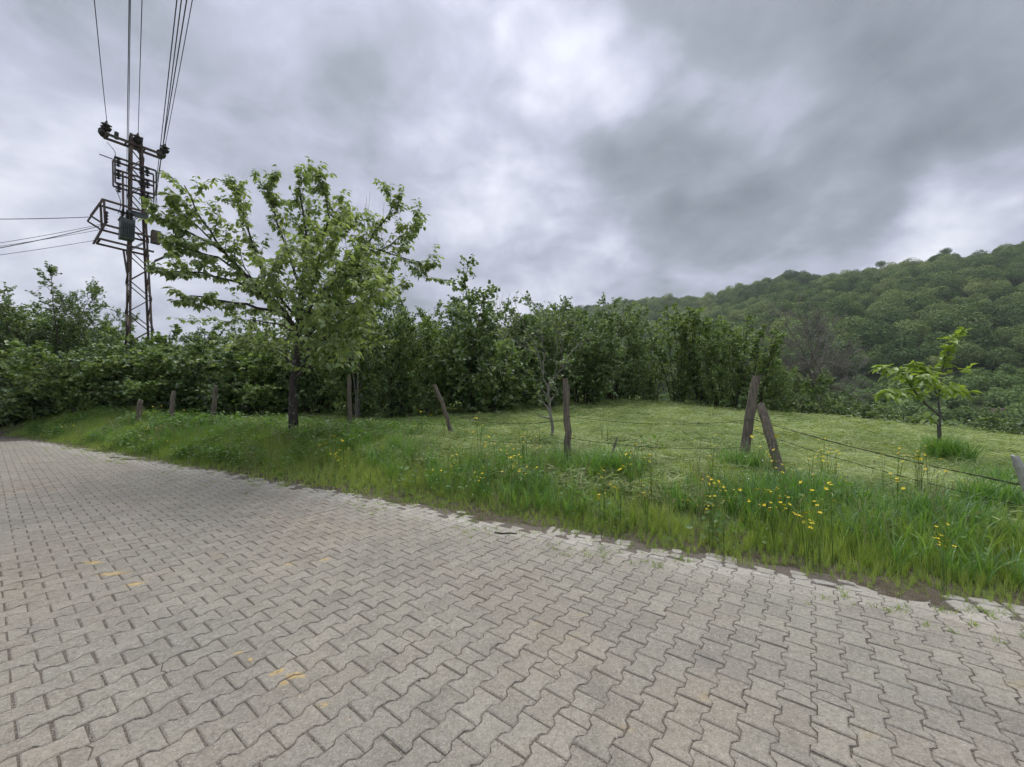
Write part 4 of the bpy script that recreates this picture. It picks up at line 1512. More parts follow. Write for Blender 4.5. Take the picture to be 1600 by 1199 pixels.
# two trees standing clear of the ridge
for px, py, hh, lab in ((1478, 396, 16, 'lone umbrella-shaped tree standing clear on the ridge skyline'), (1376, 415, 9, 'faint small tree poking above the ridge left of the umbrella tree')):
    v = px_dir(px, py + 10)
    tlo = None
    best = None
    for dist in np.arange(150, 700, 1.0):
        P = CAM + v * (dist / v[1])
        g = float(terrain(P[0], P[1]))
        el = (g - CAM_H) / P[1]
        if best is None or el > best[0]:
            best = (el, P[0], P[1], g)
    rg = np.random.default_rng(int(px))
    e = empty('ridge_tree', (best[1], best[2], best[3] - 0.5), lab, 'tree')
    top = at_depth(px, py - 8, best[2])[2] - best[3]
    hh = max(hh, top)
    mb = MB().tube([(0, 0, -1), (0.2, 0, hh * 0.5), (0, 0.2, hh * 0.8)], [0.35, 0.25, 0.12], 6, False)
    for q in range(7):
        a_ = q * 0.9
        mb.tube([(0.1, 0, hh * 0.62), (1.5 * math.cos(a_), 1.5 * math.sin(a_), hh * 0.8), (3 * math.cos(a_), 3 * math.sin(a_), hh * 0.9)], [0.12, 0.08, 0.03], 4, False)
    mb.build('trunk', M['bare_bark'], e)
    d = rg.normal(0, 1, (900, 3))
    d /= np.linalg.norm(d, axis=1, keepdims=True)
    Pq = d * rg.random((900, 1)) ** 0.4 * np.array([3.8, 3.8, hh * 0.16]) + np.array([0, 0, hh * 0.86])
    V, F, r_ = leaves(Pq, np.cross(d, rg.normal(0, 1, d.shape)), d, np.full(900, 0.5), LEAF_ROUND, rg)
    put('crown', mesh_np('crown', V, [F], False, {'rnd': r_}), M['forest_obj'], e)

# ================================================================== GRASS
def blades(seed, n, rad, h0, h1, lean, width, seg=4, droop=0.35):
    """a tuft of curved tapering blades"""
    rg = np.random.default_rng(seed)
    V, F, r_ = [], [], []
    k0 = 0
    for b in range(n):
        a_ = rg.uniform(0, 2 * math.pi)
        rr = rad * math.sqrt(rg.random())
        p = np.array([rr * math.cos(a_), rr * math.sin(a_), -0.01])
        a2 = rg.uniform(0, 2 * math.pi)
        d = unit(np.array([math.cos(a2) * lean * rg.uniform(0.2, 1.3), math.sin(a2) * lean * rg.uniform(0.2, 1.3), 1.0]))
        ln = rg.uniform(h0, h1)
        side = unit(np.cross(d, np.array([math.cos(a2 + rg.normal(0, .6)), math.sin(a2 + rg.normal(0, .6)), 0.2])))
        wd = width * rg.uniform(0.7, 1.3)
        for s_ in range(seg + 1):
            t_ = s_ / seg
            ww = wd * (1 - t_ ** 1.8) * 0.5 + 0.0004
            V += [p - side * ww, p + side * ww]
            d = unit(d + np.array([math.cos(a2) * droop, math.sin(a2) * droop, -droop * 0.9]) * (1.4 * t_ + 0.1) * rg.uniform(0.6, 1.4) * (2.0 / seg))
            p = p + d * ln / seg
        for s_ in range(seg):
            F.append((k0 + 2 * s_, k0 + 2 * s_ + 1, k0 + 2 * s_ + 3, k0 + 2 * s_ + 2))
        r_ += [rg.random()] * seg
        k0 += 2 * (seg + 1)
    return mesh_np('tuft', np.array(V), [np.array(F)], False, {'rnd': np.array(r_)})


def litter(seed, n, rad, width, zmax):
    """cut blades lying about in all directions"""
    rg = np.random.default_rng(seed)
    V, F, r_ = [], [], []
    main = rg.uniform(0, 6.28)
    for b in range(n):
        rr = rad * math.sqrt(rg.random())
        a_ = rg.uniform(0, 6.28)
        p = np.array([rr * math.cos(a_), rr * math.sin(a_), rg.uniform(0.0, zmax)])
        a2 = main + rg.normal(0, 0.9)
        ln = rg.uniform(0.07, 0.24)
        d = np.array([math.cos(a2), math.sin(a2), rg.normal(0.0, 0.22)])
        side = np.array([-math.sin(a2), math.cos(a2), rg.normal(0, 0.5)])
        side = unit(side) * width * rg.uniform(0.6, 1.3) * 0.5
        k0 = len(V)
        bend = rg.normal(0, 0.05)
        for s_ in range(4):
            t_ = s_ / 3
            q = p + d * ln * (t_ - 0.5) + np.array([-d[1], d[0], 0]) * bend * (t_ - 0.5) ** 2 * 4 - np.array([0, 0, 0.05 * (t_ - 0.5) ** 2])
            V += [q - side * (1 - 0.7 * t_), q + side * (1 - 0.7 * t_)]
        for s_ in range(3):
            F.append((k0 + 2 * s_, k0 + 2 * s_ + 1, k0 + 2 * s_ + 3, k0 + 2 * s_ + 2))
        r_ += [rg.random()] * 3
    return mesh_np('cut_grass', np.array(V), [np.array(F)], False, {'rnd': np.array(r_)})


def weed_mesh(seed, n=18, h=0.28, size=0.055):
    rg = np.random.default_rng(seed)
    L = []
    for k in range(n):
        a_ = rg.uniform(0, 6.28)
        p = np.array([0.09 * rg.normal(), 0.09 * rg.normal(), h * rg.random() ** 0.8])
        L.append((p, np.array([math.cos(a_), math.sin(a_), rg.uniform(-0.2, 0.7)]), np.array([0, 0, 1.0]) + rg.normal(0, 0.4, 3), size * rg.uniform(0.6, 1.3)))
    V, F, r_ = leaves([l[0] for l in L], [l[1] for l in L], [l[2] for l in L], [l[3] for l in L], LEAF_LONG if seed % 2 else LEAF_ROUND, rg)
    return mesh_np('weed', V, [F], False, {'rnd': r_})


def strew(n, smin, smax, dmin, dmax, rng, dens=None):
    """random points over a strip along the road edge"""
    s = rng.uniform(smin, smax, n)
    d = rng.uniform(dmin, dmax, n)
    if dens is not None:
        k = rng.random(n) < dens(s, d)
        s, d = s[k], d[k]
    x, y = xy_of(s, d)
    return x, y, s, d


def in_view(x, y, margin=260, maxd=60):
    z = terrain(x, y)
    px, py, dp = project(np.c_[x, y, z])
    return (dp > 0.5) & (px > -margin) & (px < W_PX + margin) & (dp < maxd)


def sow(name, x, y, scl, tint, sources, matl, label, cat, rng, tilt=0.08, sink=0.0):
    z = terrain(x, y)
    s_, d_ = sd(x, y)
    z = np.where(d_ < 0.3, np.maximum(z, -0.004), z) - sink
    rot = np.c_[rng.normal(0, tilt, (len(x), 2)), rng.uniform(0, 6.28, len(x))]
    return scatter(name, np.c_[x, y, z], rot, scl, rng.integers(0, len(sources), len(x)), [loose(me, matl) for me in sources], tint, label, cat)


rng = np.random.default_rng(555)
# fence line in road coordinates is about d = 2.0 .. 2.6; the strip before it was never mown
FENCE_D = 2.15


def verge_h(s, d):
    """height factor of the unmown strip"""
    return (0.16 + 0.36 * sstep(0.05, 1.0, d)) * (0.45 + 0.95 * fbm(s * 0.9, d * 0.9, 91, 3))


x, y, s, d = strew(28000, -20, 7.5, 0.04, 2.1, rng, lambda s, d: np.clip(0.35 + 0.75 * sstep(0.02, 0.40, d), 0, 1) * (1 - 0.92 * sstep(-0.35, 0.35, d - (0.85 + 1.2 * (fbm(s * 0.7, s * 0, 95, 2) - 0.5) + 0.55 * (1 - sstep(-5, -1.5, s)) + 0.3 * sstep(2.0, 4.5, s)))))
k = in_view(x, y)
x, y, s, d = x[k], y[k], s[k], d[k]
BR = ground_at(1226, 752, 0.40)
hs = verge_h(s, d) * (1 - 0.55 * np.exp(-((x - BR[0]) ** 2 + (y - BR[1] + 0.2) ** 2) / 0.35))
tint = np.clip(0.80 - 0.36 * sstep(0.3, 1.4, d) + (fbm(s * 1.3, d * 1.3, 97, 3) - 0.5) * 1.3 - 0.25 * (1 - sstep(-8, -2.5, s)) + rng.normal(0, 0.08, len(x)), 0, 1)
sow('verge_grass', x, y, hs * rng.uniform(0.75, 1.2, len(x)), tint, [blades(500 + k, 12, 0.06, 0.20, 0.56, 0.18, 0.0095, 4, 0.24) for k in range(6)], M['grass'],
    'tall bright green grass on the unmown strip beside the paved lane', 'grass', rng)

# rank darker tussocks along the fence and to the right
x, y, s, d = strew(3600, -20, 8.5, 0.5, 2.0, rng, lambda s, d: (fbm(s * 0.75, d * 0.9, 101, 3) > 0.57 - 0.16 * sstep(2.2, 3.6, s)).astype(float) * (1 - 0.9 * sstep(1.5, 2.2, d)))
px_c = [(1160, 732), (890, 735), (960, 740), (1590, 765), (1560, 790), (1500, 820), (1270, 785), (1190, 775)]
ex, ey = [], []
for cx, cy in px_c:
    g = ground_at(cx, cy, 0.40)
    for _ in range(4):
        g = ground_at(cx, cy, TZ(g[0], g[1]))
    nn = 70
    ex += list(g[0] + rng.normal(0, 0.22, nn))
    ey += list(g[1] + rng.normal(0, 0.20, nn))
x = np.concatenate([x, ex])
y = np.concatenate([y, ey])
k = in_view(x, y)
x, y = x[k], y[k]
sow('rank_grass', x, y, rng.uniform(0.35, 0.85, len(x)), rng.uniform(0.1, 0.8, len(x)), [blades(520 + k, 13, 0.07, 0.30, 0.66, 0.34, 0.013, 5, 0.42) for k in range(5)], M['grass_dark'],
    'rank dark green tussocks of long bent grass along the fence', 'grass', rng)
# tussock round the young tree
nn = 130
tx, ty = sap.location[0] + rng.standard_t(3, nn) * 0.09, sap.location[1] - 0.12 + rng.standard_t(3, nn) * 0.08
sow('grass_tussock', tx, ty, rng.uniform(0.8, 1.3, nn), rng.uniform(0.2, 0.9, nn), [blades(540 + k, 12, 0.05, 0.28, 0.55, 0.40, 0.008, 5, 0.30) for k in range(3)], M['grass_dark'],
    'uncut tussock of grass round the foot of the young tree', 'grass', rng)

# dry stalks and seed heads standing above the grass
def stalks(seed):
    rg = np.random.default_rng(seed)
    mb = MB()
    for k in range(4):
        a_ = rg.uniform(0, 6.28)
        tip = np.array([math.cos(a_) * rg.uniform(0, .16), math.sin(a_) * rg.uniform(0, .16), rg.uniform(0.34, 0.62)])
        b0 = rg.normal(0, 0.03, 3) * np.array([1, 1, 0])
        mb.tube([b0, b0 * 0.5 + tip * np.array([.3, .3, .5]), tip], [0.0018, 0.0015, 0.001], 3, False)
        ax = unit(tip * np.array([1, 1, .4]))
        mb.tube([tip - ax * 0.05, tip - ax * 0.02, tip + ax * 0.02], [0.001, 0.0055, 0.001], 5, False)
    nf = sum(len(q) for q in mb.q)
    return mb.mesh('stalks', False, {'rnd': rg.random(nf)})


x, y, s, d = strew(800, -16, 8, 0.25, 2.0, rng, lambda s, d: np.clip((fbm(s * 1.2, d * 1.2, 141, 3) - 0.40) * 4, 0, 1))
k = in_view(x, y)
x, y = x[k], y[k]
sow('seed_stalks', x, y, rng.uniform(0.5, 1.05, len(x)), rng.random(len(x)), [stalks(690 + k) for k in range(4)], M['stalk'],
    'thin pale dry stalks with seed heads standing in the verge grass', 'grass', rng, 0.1)

# broad-leaved weeds in the strip, more of them to the left
x, y, s, d = strew(9000, -20, 7, 0.35, 3.4, rng, lambda s, d: np.clip((fbm(s * 0.9, d * 1.2, 105, 3) - 0.42) * 3.0, 0, 1) * (0.10 + 0.90 * (1 - sstep(-6.5, -2.0, s))) * (1 - 0.9 * sstep(-5, -1, s) * sstep(1.3, 1.9, d)))
k = in_view(x, y)
x, y = x[k], y[k]
sow('weeds', x, y, rng.uniform(0.6, 1.5, len(x)), rng.uniform(0, 1, len(x)), [weed_mesh(560 + k) for k in range(6)], M['weed'],
    'leafy green weeds growing among the verge grass', 'weeds', rng, 0.15)

# left bank: long shaded grass behind the posts under the hedge
x, y, s, d = strew(9000, -22, -1.5, 1.6, 6.5, rng, lambda s, d: (1 - 0.85 * sstep(-6.5, -3.0, s)) * (1 - 0.8 * sstep(3.5, 6.5, d)))
k = in_view(x, y)
x, y = x[k], y[k]
sow('bank_grass', x, y, rng.uniform(0.3, 0.7, len(x)), rng.uniform(0.1, 0.75, len(x)), [blades(580 + k, 15, 0.08, 0.25, 0.55, 0.25, 0.009, 4, 0.3) for k in range(4)], M['grass_dark'],
    'long shaded grass on the bank under the hedge', 'grass', rng)

# mown field: cut grass lying over stubble
fx, fy = rng.uniform(-9, 19, 42000), rng.uniform(4, 26, 42000)
s, d = sd(fx, fy)
c_ = 0.6 * fx + 0.8 * fy
dist = np.hypot(fx, fy)
keep = (d > 0.95 + 0.5 * rng.random(len(d))) & (c_ < 21.5) & (rng.random(len(fx)) < np.clip(7.5 / dist, 0.25, 0.8) * (0.35 + 0.65 * (fbm(fx * 1.4, fy * 1.4, 117, 3) > 0.43))) & in_view(fx, fy, 120)
keep &= ~((s < -4) & (d < 2.4))
fx, fy = fx[keep], fy[keep]
tint = np.clip(0.52 + 0.30 * np.sin((0.35 * fx + 0.94 * fy) * 4.4 + 2.5 * fbm(fx * 0.4, fy * 0.4, 113, 2)) + (fbm(fx * 1.1, fy * 1.1, 111, 3) - 0.5) * 1.8 + rng.normal(0, 0.12, len(fx)), 0, 1)
sow('mown_hay', fx, fy, rng.uniform(0.8, 1.5, len(fx)) * np.clip(np.hypot(fx, fy) / 12, 0.9, 1.5), tint, [litter(600 + k, 30, 0.19, 0.010, 0.13) for k in range(7)], M['hay'],
    'pale green cut grass lying over the mown field behind the fence', 'hay', rng, 0.12)
n = 8000
fx, fy = rng.uniform(-9, 19, n), rng.uniform(4, 22, n)
s, d = sd(fx, fy)
c_ = 0.6 * fx + 0.8 * fy
keep = (d > 1.0) & (c_ < 20.5) & in_view(fx, fy, 120) & (fbm(fx * 0.8, fy * 0.8, 115, 3) > 0.44)
fx, fy = fx[keep], fy[keep]
sow('stubble', fx, fy, rng.uniform(0.5, 1.3, len(fx)), rng.uniform(0.1, 0.9, len(fx)), [blades(620 + k, 14, 0.10, 0.05, 0.13, 0.5, 0.007, 3, 0.2) for k in range(4)], M['grass'],
    'short green stubble of the freshly mown field', 'grass', rng)

# weeds and moss in the joints near the edge, grit and stone chips
x, y, s, d = strew(1500, -14, 5, -0.75, 0.05, rng, lambda s, d: np.clip((fbm(s * 2.3, d * 2.3 + 3, 121, 3) - 0.52) * 6, 0, 1) * sstep(-0.75, -0.12, d))
sow('joint_weeds', x, y, rng.uniform(0.4, 1.1, len(x)), rng.uniform(0.1, 0.7, len(x)), [blades(640 + k, 13, 0.035, 0.03, 0.085, 0.8, 0.0045, 3, 0.4) for k in range(4)], M['grass'],
    'small weeds sprouting from the paver joints at the road edge', 'weeds', rng)


def chip(seed):
    rg = np.random.default_rng(seed)
    V = np.array([(1, 0, 0), (-1, 0, 0), (0, 1, 0), (0, -1, 0), (0, 0, 0.7), (0, 0, -0.5)], float) * rg.uniform(0.5, 1.1, (6, 1))
    V += rg.normal(0, 0.12, V.shape)
    F = np.array([(0, 2, 4), (2, 1, 4), (1, 3, 4), (3, 0, 4), (2, 0, 5), (1, 2, 5), (3, 1, 5), (0, 3, 5)])
    return mesh_np('chip', V, [F])


n = 9000
s = rng.uniform(-12, 5.5, n)
d = -np.abs(rng.normal(0, 0.75, n)) + 0.05
x, y = xy_of(s, d)
keep = in_view(x, y, 40, 14) & (rng.random(n) < np.clip(0.25 + (fbm(s * 1.4, d * 1.4, 131, 3) - 0.45) * 4, 0.04, 1))
x, y = x[keep], y[keep]
rot = rng.uniform(0, 6.28, (len(x), 3))
scatter('stone_chips', np.c_[x, y, np.full(len(x), 0.002)], rot, rng.gamma(2.0, 0.0016, len(x)) + 0.0016, rng.integers(0, 5, len(x)), [loose(chip(650 + k), M['stone']) for k in range(5)],
        rng.random(len(x)), 'pale stone chips and grit strewn over the paving near the edge', 'gravel')
n = 5000
gp = np.array([ground_at(a_, b_)[:2] for a_, b_ in zip(rng.uniform(0, 1600, n), rng.uniform(880, 1199, n))])
s, d = sd(gp[:, 0], gp[:, 1])
gp = gp[d < 0]
scatter('road_grit', np.c_[gp, np.where(rng.random(len(gp)) < 0.6, -0.008, 0.001)], rng.uniform(0, 6.28, (len(gp), 3)), rng.gamma(2.0, 0.0007, len(gp)) + 0.0007, rng.integers(0, 5, len(gp)),
        [loose(chip(660 + k), M['stone']) for k in range(5)], rng.random(len(gp)), 'fine pale grit scattered over pavers and joints', 'gravel')
o = chip(701)
for px, py, r_, nm, lab, mm in ((655, 1065, 0.010, 'pebble', 'single dark pebble lying on the pavers', 'stone_dark'), (1146, 848, 0.02, 'pebble', 'small pale stone lying at the grass edge', 'stone')):
    g = ground_at(px, py)
    q = put(nm, chip(int(px)), M[mm], None, (g[0], g[1], r_ * 0.4), lab, 'pebble')
    q.scale = (r_, r_ * 0.8, r_ * 0.6)
g = [ground_at(a_, b_, 0.012) for a_, b_ in ((773, 832), (785, 834), (797, 833), (808, 834))]
MB().tube(np.array(g), [0.008, 0.010, 0.008, 0.005], 6).build('twig', M['hazel_bark'], None, True, label='short dark twig lying on the paving at the edge', cat='twig')


# ================================================================== FLOWERS
def blossom(mb, c, r_, up, rg):
    u, v, dd_ = frame_of(up)
    for k in range(5):
        a_ = k * 2 * math.pi / 5 + rg.uniform(-.1, .1)
        a0, a1 = a_ - 0.55, a_ + 0.55
        e0 = u * math.cos(a0) + v * math.sin(a0)
        e1 = u * math.cos(a1) + v * math.sin(a1)
        em = u * math.cos(a_) + v * math.sin(a_)
        mb.add([c, c + (e0 * 0.8 + dd_ * 0.35) * r_, c + (em * 1.05 + dd_ * 0.45) * r_, c + (e1 * 0.8 + dd_ * 0.35) * r_], [(0, 1, 2, 3)])


def flower_plant(seed, n, h, petal, r_=0.018, spread=0.13):
    rg = np.random.default_rng(seed)
    st, bl = MB(), MB()
    for k in range(n):
        a_ = rg.uniform(0, 6.28)
        tip = np.array([math.cos(a_) * spread * rg.random(), math.sin(a_) * spread * rg.random(), h * rg.uniform(0.75, 1.1)])
        st.tube([(0, 0, -0.02), tip * np.array([0.3, 0.3, 0.55]), tip], [0.0022, 0.0017, 0.0012], 4, False)
        blossom(bl, tip, r_ * rg.uniform(0.8, 1.2), unit(np.array([rg.normal(0, .35), -0.35 + rg.normal(0, .3), 1.0])), rg)
    a, b = st.mesh('stem'), bl.mesh('blossom')
    a.materials.append(M['stem'])
    b.materials.append(M[petal])
    return a, b


FLW = [flower_plant(800 + k, 3 + k % 3, 0.50 + 0.04 * k, 'yellow') for k in range(5)]
FLWW = [flower_plant(820 + k, 4 + k, 0.5, 'white', 0.012) for k in range(2)]
SPOTS = [  # pixel centre, pixel spread, count, kind, place
    (1310, 790, 0, 0, 'y', ''),
    (1110, 790, 26, 9, 'y', 'in the cluster left below the braced corner post'),
    (1215, 710, 16, 5, 'y', 'growing up in front of the slanting brace of the corner post'),
    (1215, 805, 30, 9, 'y', 'in the cluster right below the braced corner post'),
    (1285, 735, 26, 7, 'y', 'at the mown edge right of the slanting brace'),
    (1430, 785, 36, 7, 'y', 'under the barbed wire right of the corner post'),
    (1280, 815, 34, 5, 'y', 'in the tall grass midway between corner post and right edge'),
    (1475, 860, 20, 3, 'y', 'low in the grass near the right end of the road edge'),
    (750, 740, 30, 8, 'y', 'in the cluster right of the leaning post'),
    (812, 745, 34, 8, 'y', 'in the cluster between the leaning post and the straight post'),
    (990, 775, 26, 5, 'y', 'below the short leaning stake'),
    (955, 705, 22, 4, 'y', 'around the top of the short leaning stake'),
    (660, 690, 26, 4, 'y', 'just left of the leaning post'),
    (535, 720, 26, 6, 'y', 'below the upright post right of the cherry'),
    (235, 670, 40, 9, 'y', 'on the bank below the leftmost fence posts'),
    (225, 695, 24, 4, 'y', 'low on the bank near the left road edge'),
    (120, 680, 40, 3, 'y', 'far along the bank at the left'),
    (375, 655, 22, 4, 'w', 'at the foot of the hedge left of the cherry trunk'),
    (520, 665, 12, 2, 'w', 'beside the foot of the upright post right of the cherry'),
    (1170, 775, 20, 2, 'w', 'in the grass under the braced corner post'),
]
for cx, cy, sp, cnt, kd, place in SPOTS:
    for k in range(int(cnt * (1.4 if cx > 1000 else 2.0) + 0.5)):
        px, py = cx + rng.normal(0, sp * 0.75), cy + rng.normal(0, sp * 0.42)
        g = ground_at(px, py, 0.75)            # blossoms stand about 0.45 m above the ground
        for _ in range(5):
            g = ground_at(px, py, TZ(g[0], g[1]) + 0.40)
        if not (1.0 < g[1] < 16) or sd(g[0], g[1])[1] < 0.1:
            continue
        zz = TZ(g[0], g[1])
        hh = 0.46
        if kd == 'y':
            e = empty('buttercup', (g[0], g[1], zz), 'yellow buttercup ' + place, 'flower', 'yellow buttercups ' + place, rng.uniform(0, 6.28))
            A_, B_ = FLW[rng.integers(5)]
        else:
            e = empty('white_flower', (g[0], g[1], zz), 'small white flower ' + place, 'flower', 'white flowers ' + place, rng.uniform(0, 6.28))
            A_, B_ = FLWW[rng.integers(2)]
        sc_ = rng.uniform(0.75, 1.1)
        e.scale = (sc_,) * 3
        put('stem', A_, None, e)
        put('blossom', B_, None, e)


# ================================================================== FENCE
def post(name, base_px, top_px, wide, label, seed, zb=None, lean_depth=0.0, matl='post', cat='fence post', sides=9, bend=0.0):
    rg = np.random.default_rng(seed)
    g = ground_at(base_px[0], base_px[1], 0.4)
    for _ in range(8):
        g = ground_at(base_px[0], base_px[1], TZ(g[0], g[1]))
    if zb is not None:
        g = at_depth(base_px[0], base_px[1], zb)
    b = np.array([g[0], g[1], TZ(g[0], g[1])])
    tp = at_depth(top_px[0], top_px[1], g[1] + lean_depth)
    n = 10
    pts = np.linspace(b - (tp - b) * 0.12, tp, n) - b
    side = np.array([1.0, 0, 0])
    pts += np.sin(np.linspace(0, math.pi, n))[:, None] * side * bend
    pts[1:-1] += rg.normal(0, 0.006, (n - 2, 3))
    rad = wide * (1.05 - 0.12 * np.linspace(0, 1, n)) * (1 + rg.normal(0, 0.035, n))
    rad[-1] *= 0.80
    V, F, T = tube(pts, rad, sides)
    V = V.reshape(-1, 3)
    # splitting grooves and a ragged top
    ringj = 1 + rg.normal(0, 0.10, sides)
    for k in range(n):
        ax = pts[k]
        V[k * sides:(k + 1) * sides] = ax + (V[k * sides:(k + 1) * sides] - ax) * ringj[:, None]
    V[(n - 1) * sides:n * sides] += np.outer(rg.normal(0, 0.018, sides), unit(pts[-1] - pts[-2]))
    e = empty(name, b, label, cat)
    o = put('timber', mesh_np('timber', V, [F, T]), M[matl], e)
    return e, b, tp


posts = {}
posts['corner'] = post('fence_post', (1165, 722), (1183, 588), 0.080, 'thick weathered corner post leaning right against a slanting brace', 1, bend=-0.03)
posts['brace'] = post('brace_post', (1224, 748), (1188, 632), 0.066, 'slanting timber brace propping the weathered corner post', 2, lean_depth=0.45)
posts['straight'] = post('fence_post', (888, 726), (883, 593), 0.057, 'straight grey-brown fence post in front of the bare sapling', 3)
posts['leaning'] = post('fence_post', (706, 712), (679, 602), 0.047, 'thin fence post leaning to the left beside the hazel shade', 4, bend=0.03)
posts['upright'] = post('fence_post', (547, 670), (545, 587), 0.060, 'upright fence post right of the cherry trunk', 5, zb=10.6)
posts['hedge'] = post('fence_post', (331, 658), (337, 603), 0.062, 'short fence post before the dark hedge left of the cherry trunk', 6, zb=11.6)
posts['hedge2'] = post('fence_post', (268, 660), (272, 612), 0.070, 'half hidden fence post in the hedge, second left of the cherry trunk', 7, zb=12.0)
posts['hedge3'] = post('fence_post', (215, 656), (220, 625), 0.085, 'stubby fence post sunk in the hedge, third left of the cherry trunk', 8, zb=12.4)
posts['stake'] = post('stake', (952, 722), (963, 688), 0.022, 'short leaning stake in the long grass right of the straight post', 9, cat='stake')
posts['pale'] = post('fence_post', (1640, 835), (1586, 713), 0.036, 'bleached pale post end leaning in at the right edge of the photo', 10, matl='post_pale', lean_depth=-0.05)


def wire(name, p0, p1, sag, label, group=None, r_=0.0022, barbs=True, twist=True, seed=0):
    rg = np.random.default_rng(seed + 900)
    p0, p1 = np.asarray(p0, float), np.asarray(p1, float)
    ln = np.linalg.norm(p1 - p0)
    n = max(8, int(ln / 0.06))
    t_ = np.linspace(0, 1, n)
    base_ = p0[None] * (1 - t_)[:, None] + p1[None] * t_[:, None]
    base_[:, 2] -= sag * 4 * t_ * (1 - t_)
    base_[1:-1] += np.cumsum(rg.normal(0, 0.0015, (n - 2, 3)), 0) * np.sin(np.pi * t_[1:-1])[:, None]
    u, v, _ = frame_of(p1 - p0)
    mb = MB()
    org = p0.copy()
    for ph in ((0, math.pi) if twist else (0,)):
        w_ = r_ * 1.1 if twist else 0
        ang = t_ * ln / 0.06 * 1.3 + ph
        mb.tube(base_ + w_ * (np.cos(ang)[:, None] * u + np.sin(ang)[:, None] * v) - org, r_, 4, False)
    e = mb.mesh('strand', True)
    o = put(name, e, M['fence_wire'], None, tuple(org), label, 'fence wire', group)
    if barbs:
        bmesh_ = MB()
        for s_ in (-1, 1):
            bmesh_.tube([(-0.012, 0, -0.012 * s_), (0, 0.004, 0), (0.012, 0, 0.012 * s_)], [0.0008, 0.0016, 0.0008], 4, False)
        bm = bmesh_.mesh('barb')
        bm.materials.append(M['fence_wire'])
        for k in range(int(ln / 0.14)):
            q = base_[int((k + 0.5) / int(ln / 0.14) * (n - 1))]
            b = put('barb', bm, None, o, tuple(q - org))
            b.rotation_euler = tuple(rg.uniform(0, 6.28, 3))
    return o


def on_post(key, py):
    e, b, tp = posts[key]
    # point of the post axis at that pixel row
    best = min((abs(project((b + (tp - b) * t_)[None])[1][0] - py), t_) for t_ in np.linspace(0, 1, 200))[1]
    return b + (tp - b) * best + np.array([0, -0.06, 0])


def span(k0, y0, k1, y1, sag, label, seed, **kw):
    return wire('barbed_wire', on_post(k0, y0), on_post(k1, y1), sag, label, 'barbed wire of the field fence', seed=seed, **kw)


span('straight', 650, 'corner', 655, 0.10, 'upper barbed wire between the straight post and the corner post', 1)
span('straight', 684, 'corner', 698, 0.08, 'lower barbed wire between the straight post and the corner post', 2)
span('leaning', 640, 'straight', 655, 0.18, 'upper barbed wire between the leaning post and the straight post', 3)
span('leaning', 680, 'straight', 692, 0.05, 'lower barbed wire between the leaning post and the straight post', 4)
span('upright', 603, 'leaning', 625, 0.10, 'upper barbed wire between the upright post and the leaning post', 5)
span('upright', 640, 'leaning', 665, 0.06, 'lower barbed wire between the upright post and the leaning post', 6)
span('hedge', 612, 'upright', 605, 0.10, 'barbed wire passing the cherry trunk to the upright post', 7)
span('hedge3', 632, 'hedge', 615, 0.08, 'barbed wire between the posts sunk in the hedge', 8)
pe = posts['pale'][1]
tgt = [at_depth(1640, 768, pe[1] + 0.1), at_depth(1640, 800, pe[1] + 0.1), at_depth(1640, 830, pe[1] + 0.1)]
c0 = on_post('corner', 655), on_post('corner', 672), on_post('corner', 712)
wire('barbed_wire', c0[0], tgt[0], 0.05, 'thick upper barbed wire running from the corner post down to the right edge', 'barbed wire of the right fence bay', 0.0028, seed=11)
wire('barbed_wire', c0[0] + np.array([0.02, 0, 0.03]), tgt[0] + np.array([0, 0, 0.02]), 0.07, 'loose second strand beside the thick upper wire right of the corner post', 'barbed wire of the right fence bay', 0.0026, barbs=False, twist=False, seed=12)
wire('barbed_wire', c0[1], tgt[1], 0.06, 'middle barbed wire running from the corner post down to the right edge', 'barbed wire of the right fence bay', 0.0024, seed=13)
wire('barbed_wire', c0[2], tgt[2], 0.03, 'lowest barbed wire right of the corner post, half lost in the grass', 'barbed wire of the right fence bay', 0.0026, seed=14)
# wire wrapped round the corner post
e, b, tp = posts['corner']
mb = MB()
for t_, tilt in ((0.50, 0.02), (0.06, 0.03)):
    c = b + (tp - b) * t_ - b
    ang = np.linspace(0, 2 * math.pi, 17)
    mb.tube(np.stack([c[0] + 0.098 * np.cos(ang), c[1] + 0.098 * np.sin(ang), c[2] + tilt * np.cos(ang)], -1), 0.004, 4, False)
mb.build('wire_wrap', M['fence_wire'], e)

# ================================================================== PYLON
TY = 17.0
tb = at_depth(221, 612, TY)
tz = TZ(tb[0], tb[1])
tax0 = np.array([tb[0], tb[1], tz])                       # foot of the axis
ttop = at_depth(212, 214, TY)
A_ = np.array([1.10, 1.42, 0.0])
A_ /= np.linalg.norm(A_)                                   # along the crossarms, to the right and away
B_ = np.array([A_[1], -A_[0], 0.0])                        # towards the road
HT = ttop[2] - tz
LEAN = (ttop - tax0) / HT


def tp_(h, a_=0.0, b_=0.0):
    return LEAN * h + A_ * a_ + B_ * b_


def hpx(px, py, b_=0.0):
    """height and offset along the crossarm of a pixel lying in the crossarm plane"""
    o_ = tax0 + B_ * b_
    v = px_dir(px, py)
    k = ((o_ - CAM) @ B_) / (v @ B_)
    P = CAM + v * k - tax0
    h = P[2] / LEAN[2]
    return h, float((P - LEAN * h) @ A_)


pyl = empty('power_pylon', tuple(tax0), 'rusty steel lattice pylon with crossarms and transformer rising behind the hedge', 'pylon')


def hw(h):
    return 0.46 + (0.19 - 0.46) * min(1, h / HT)


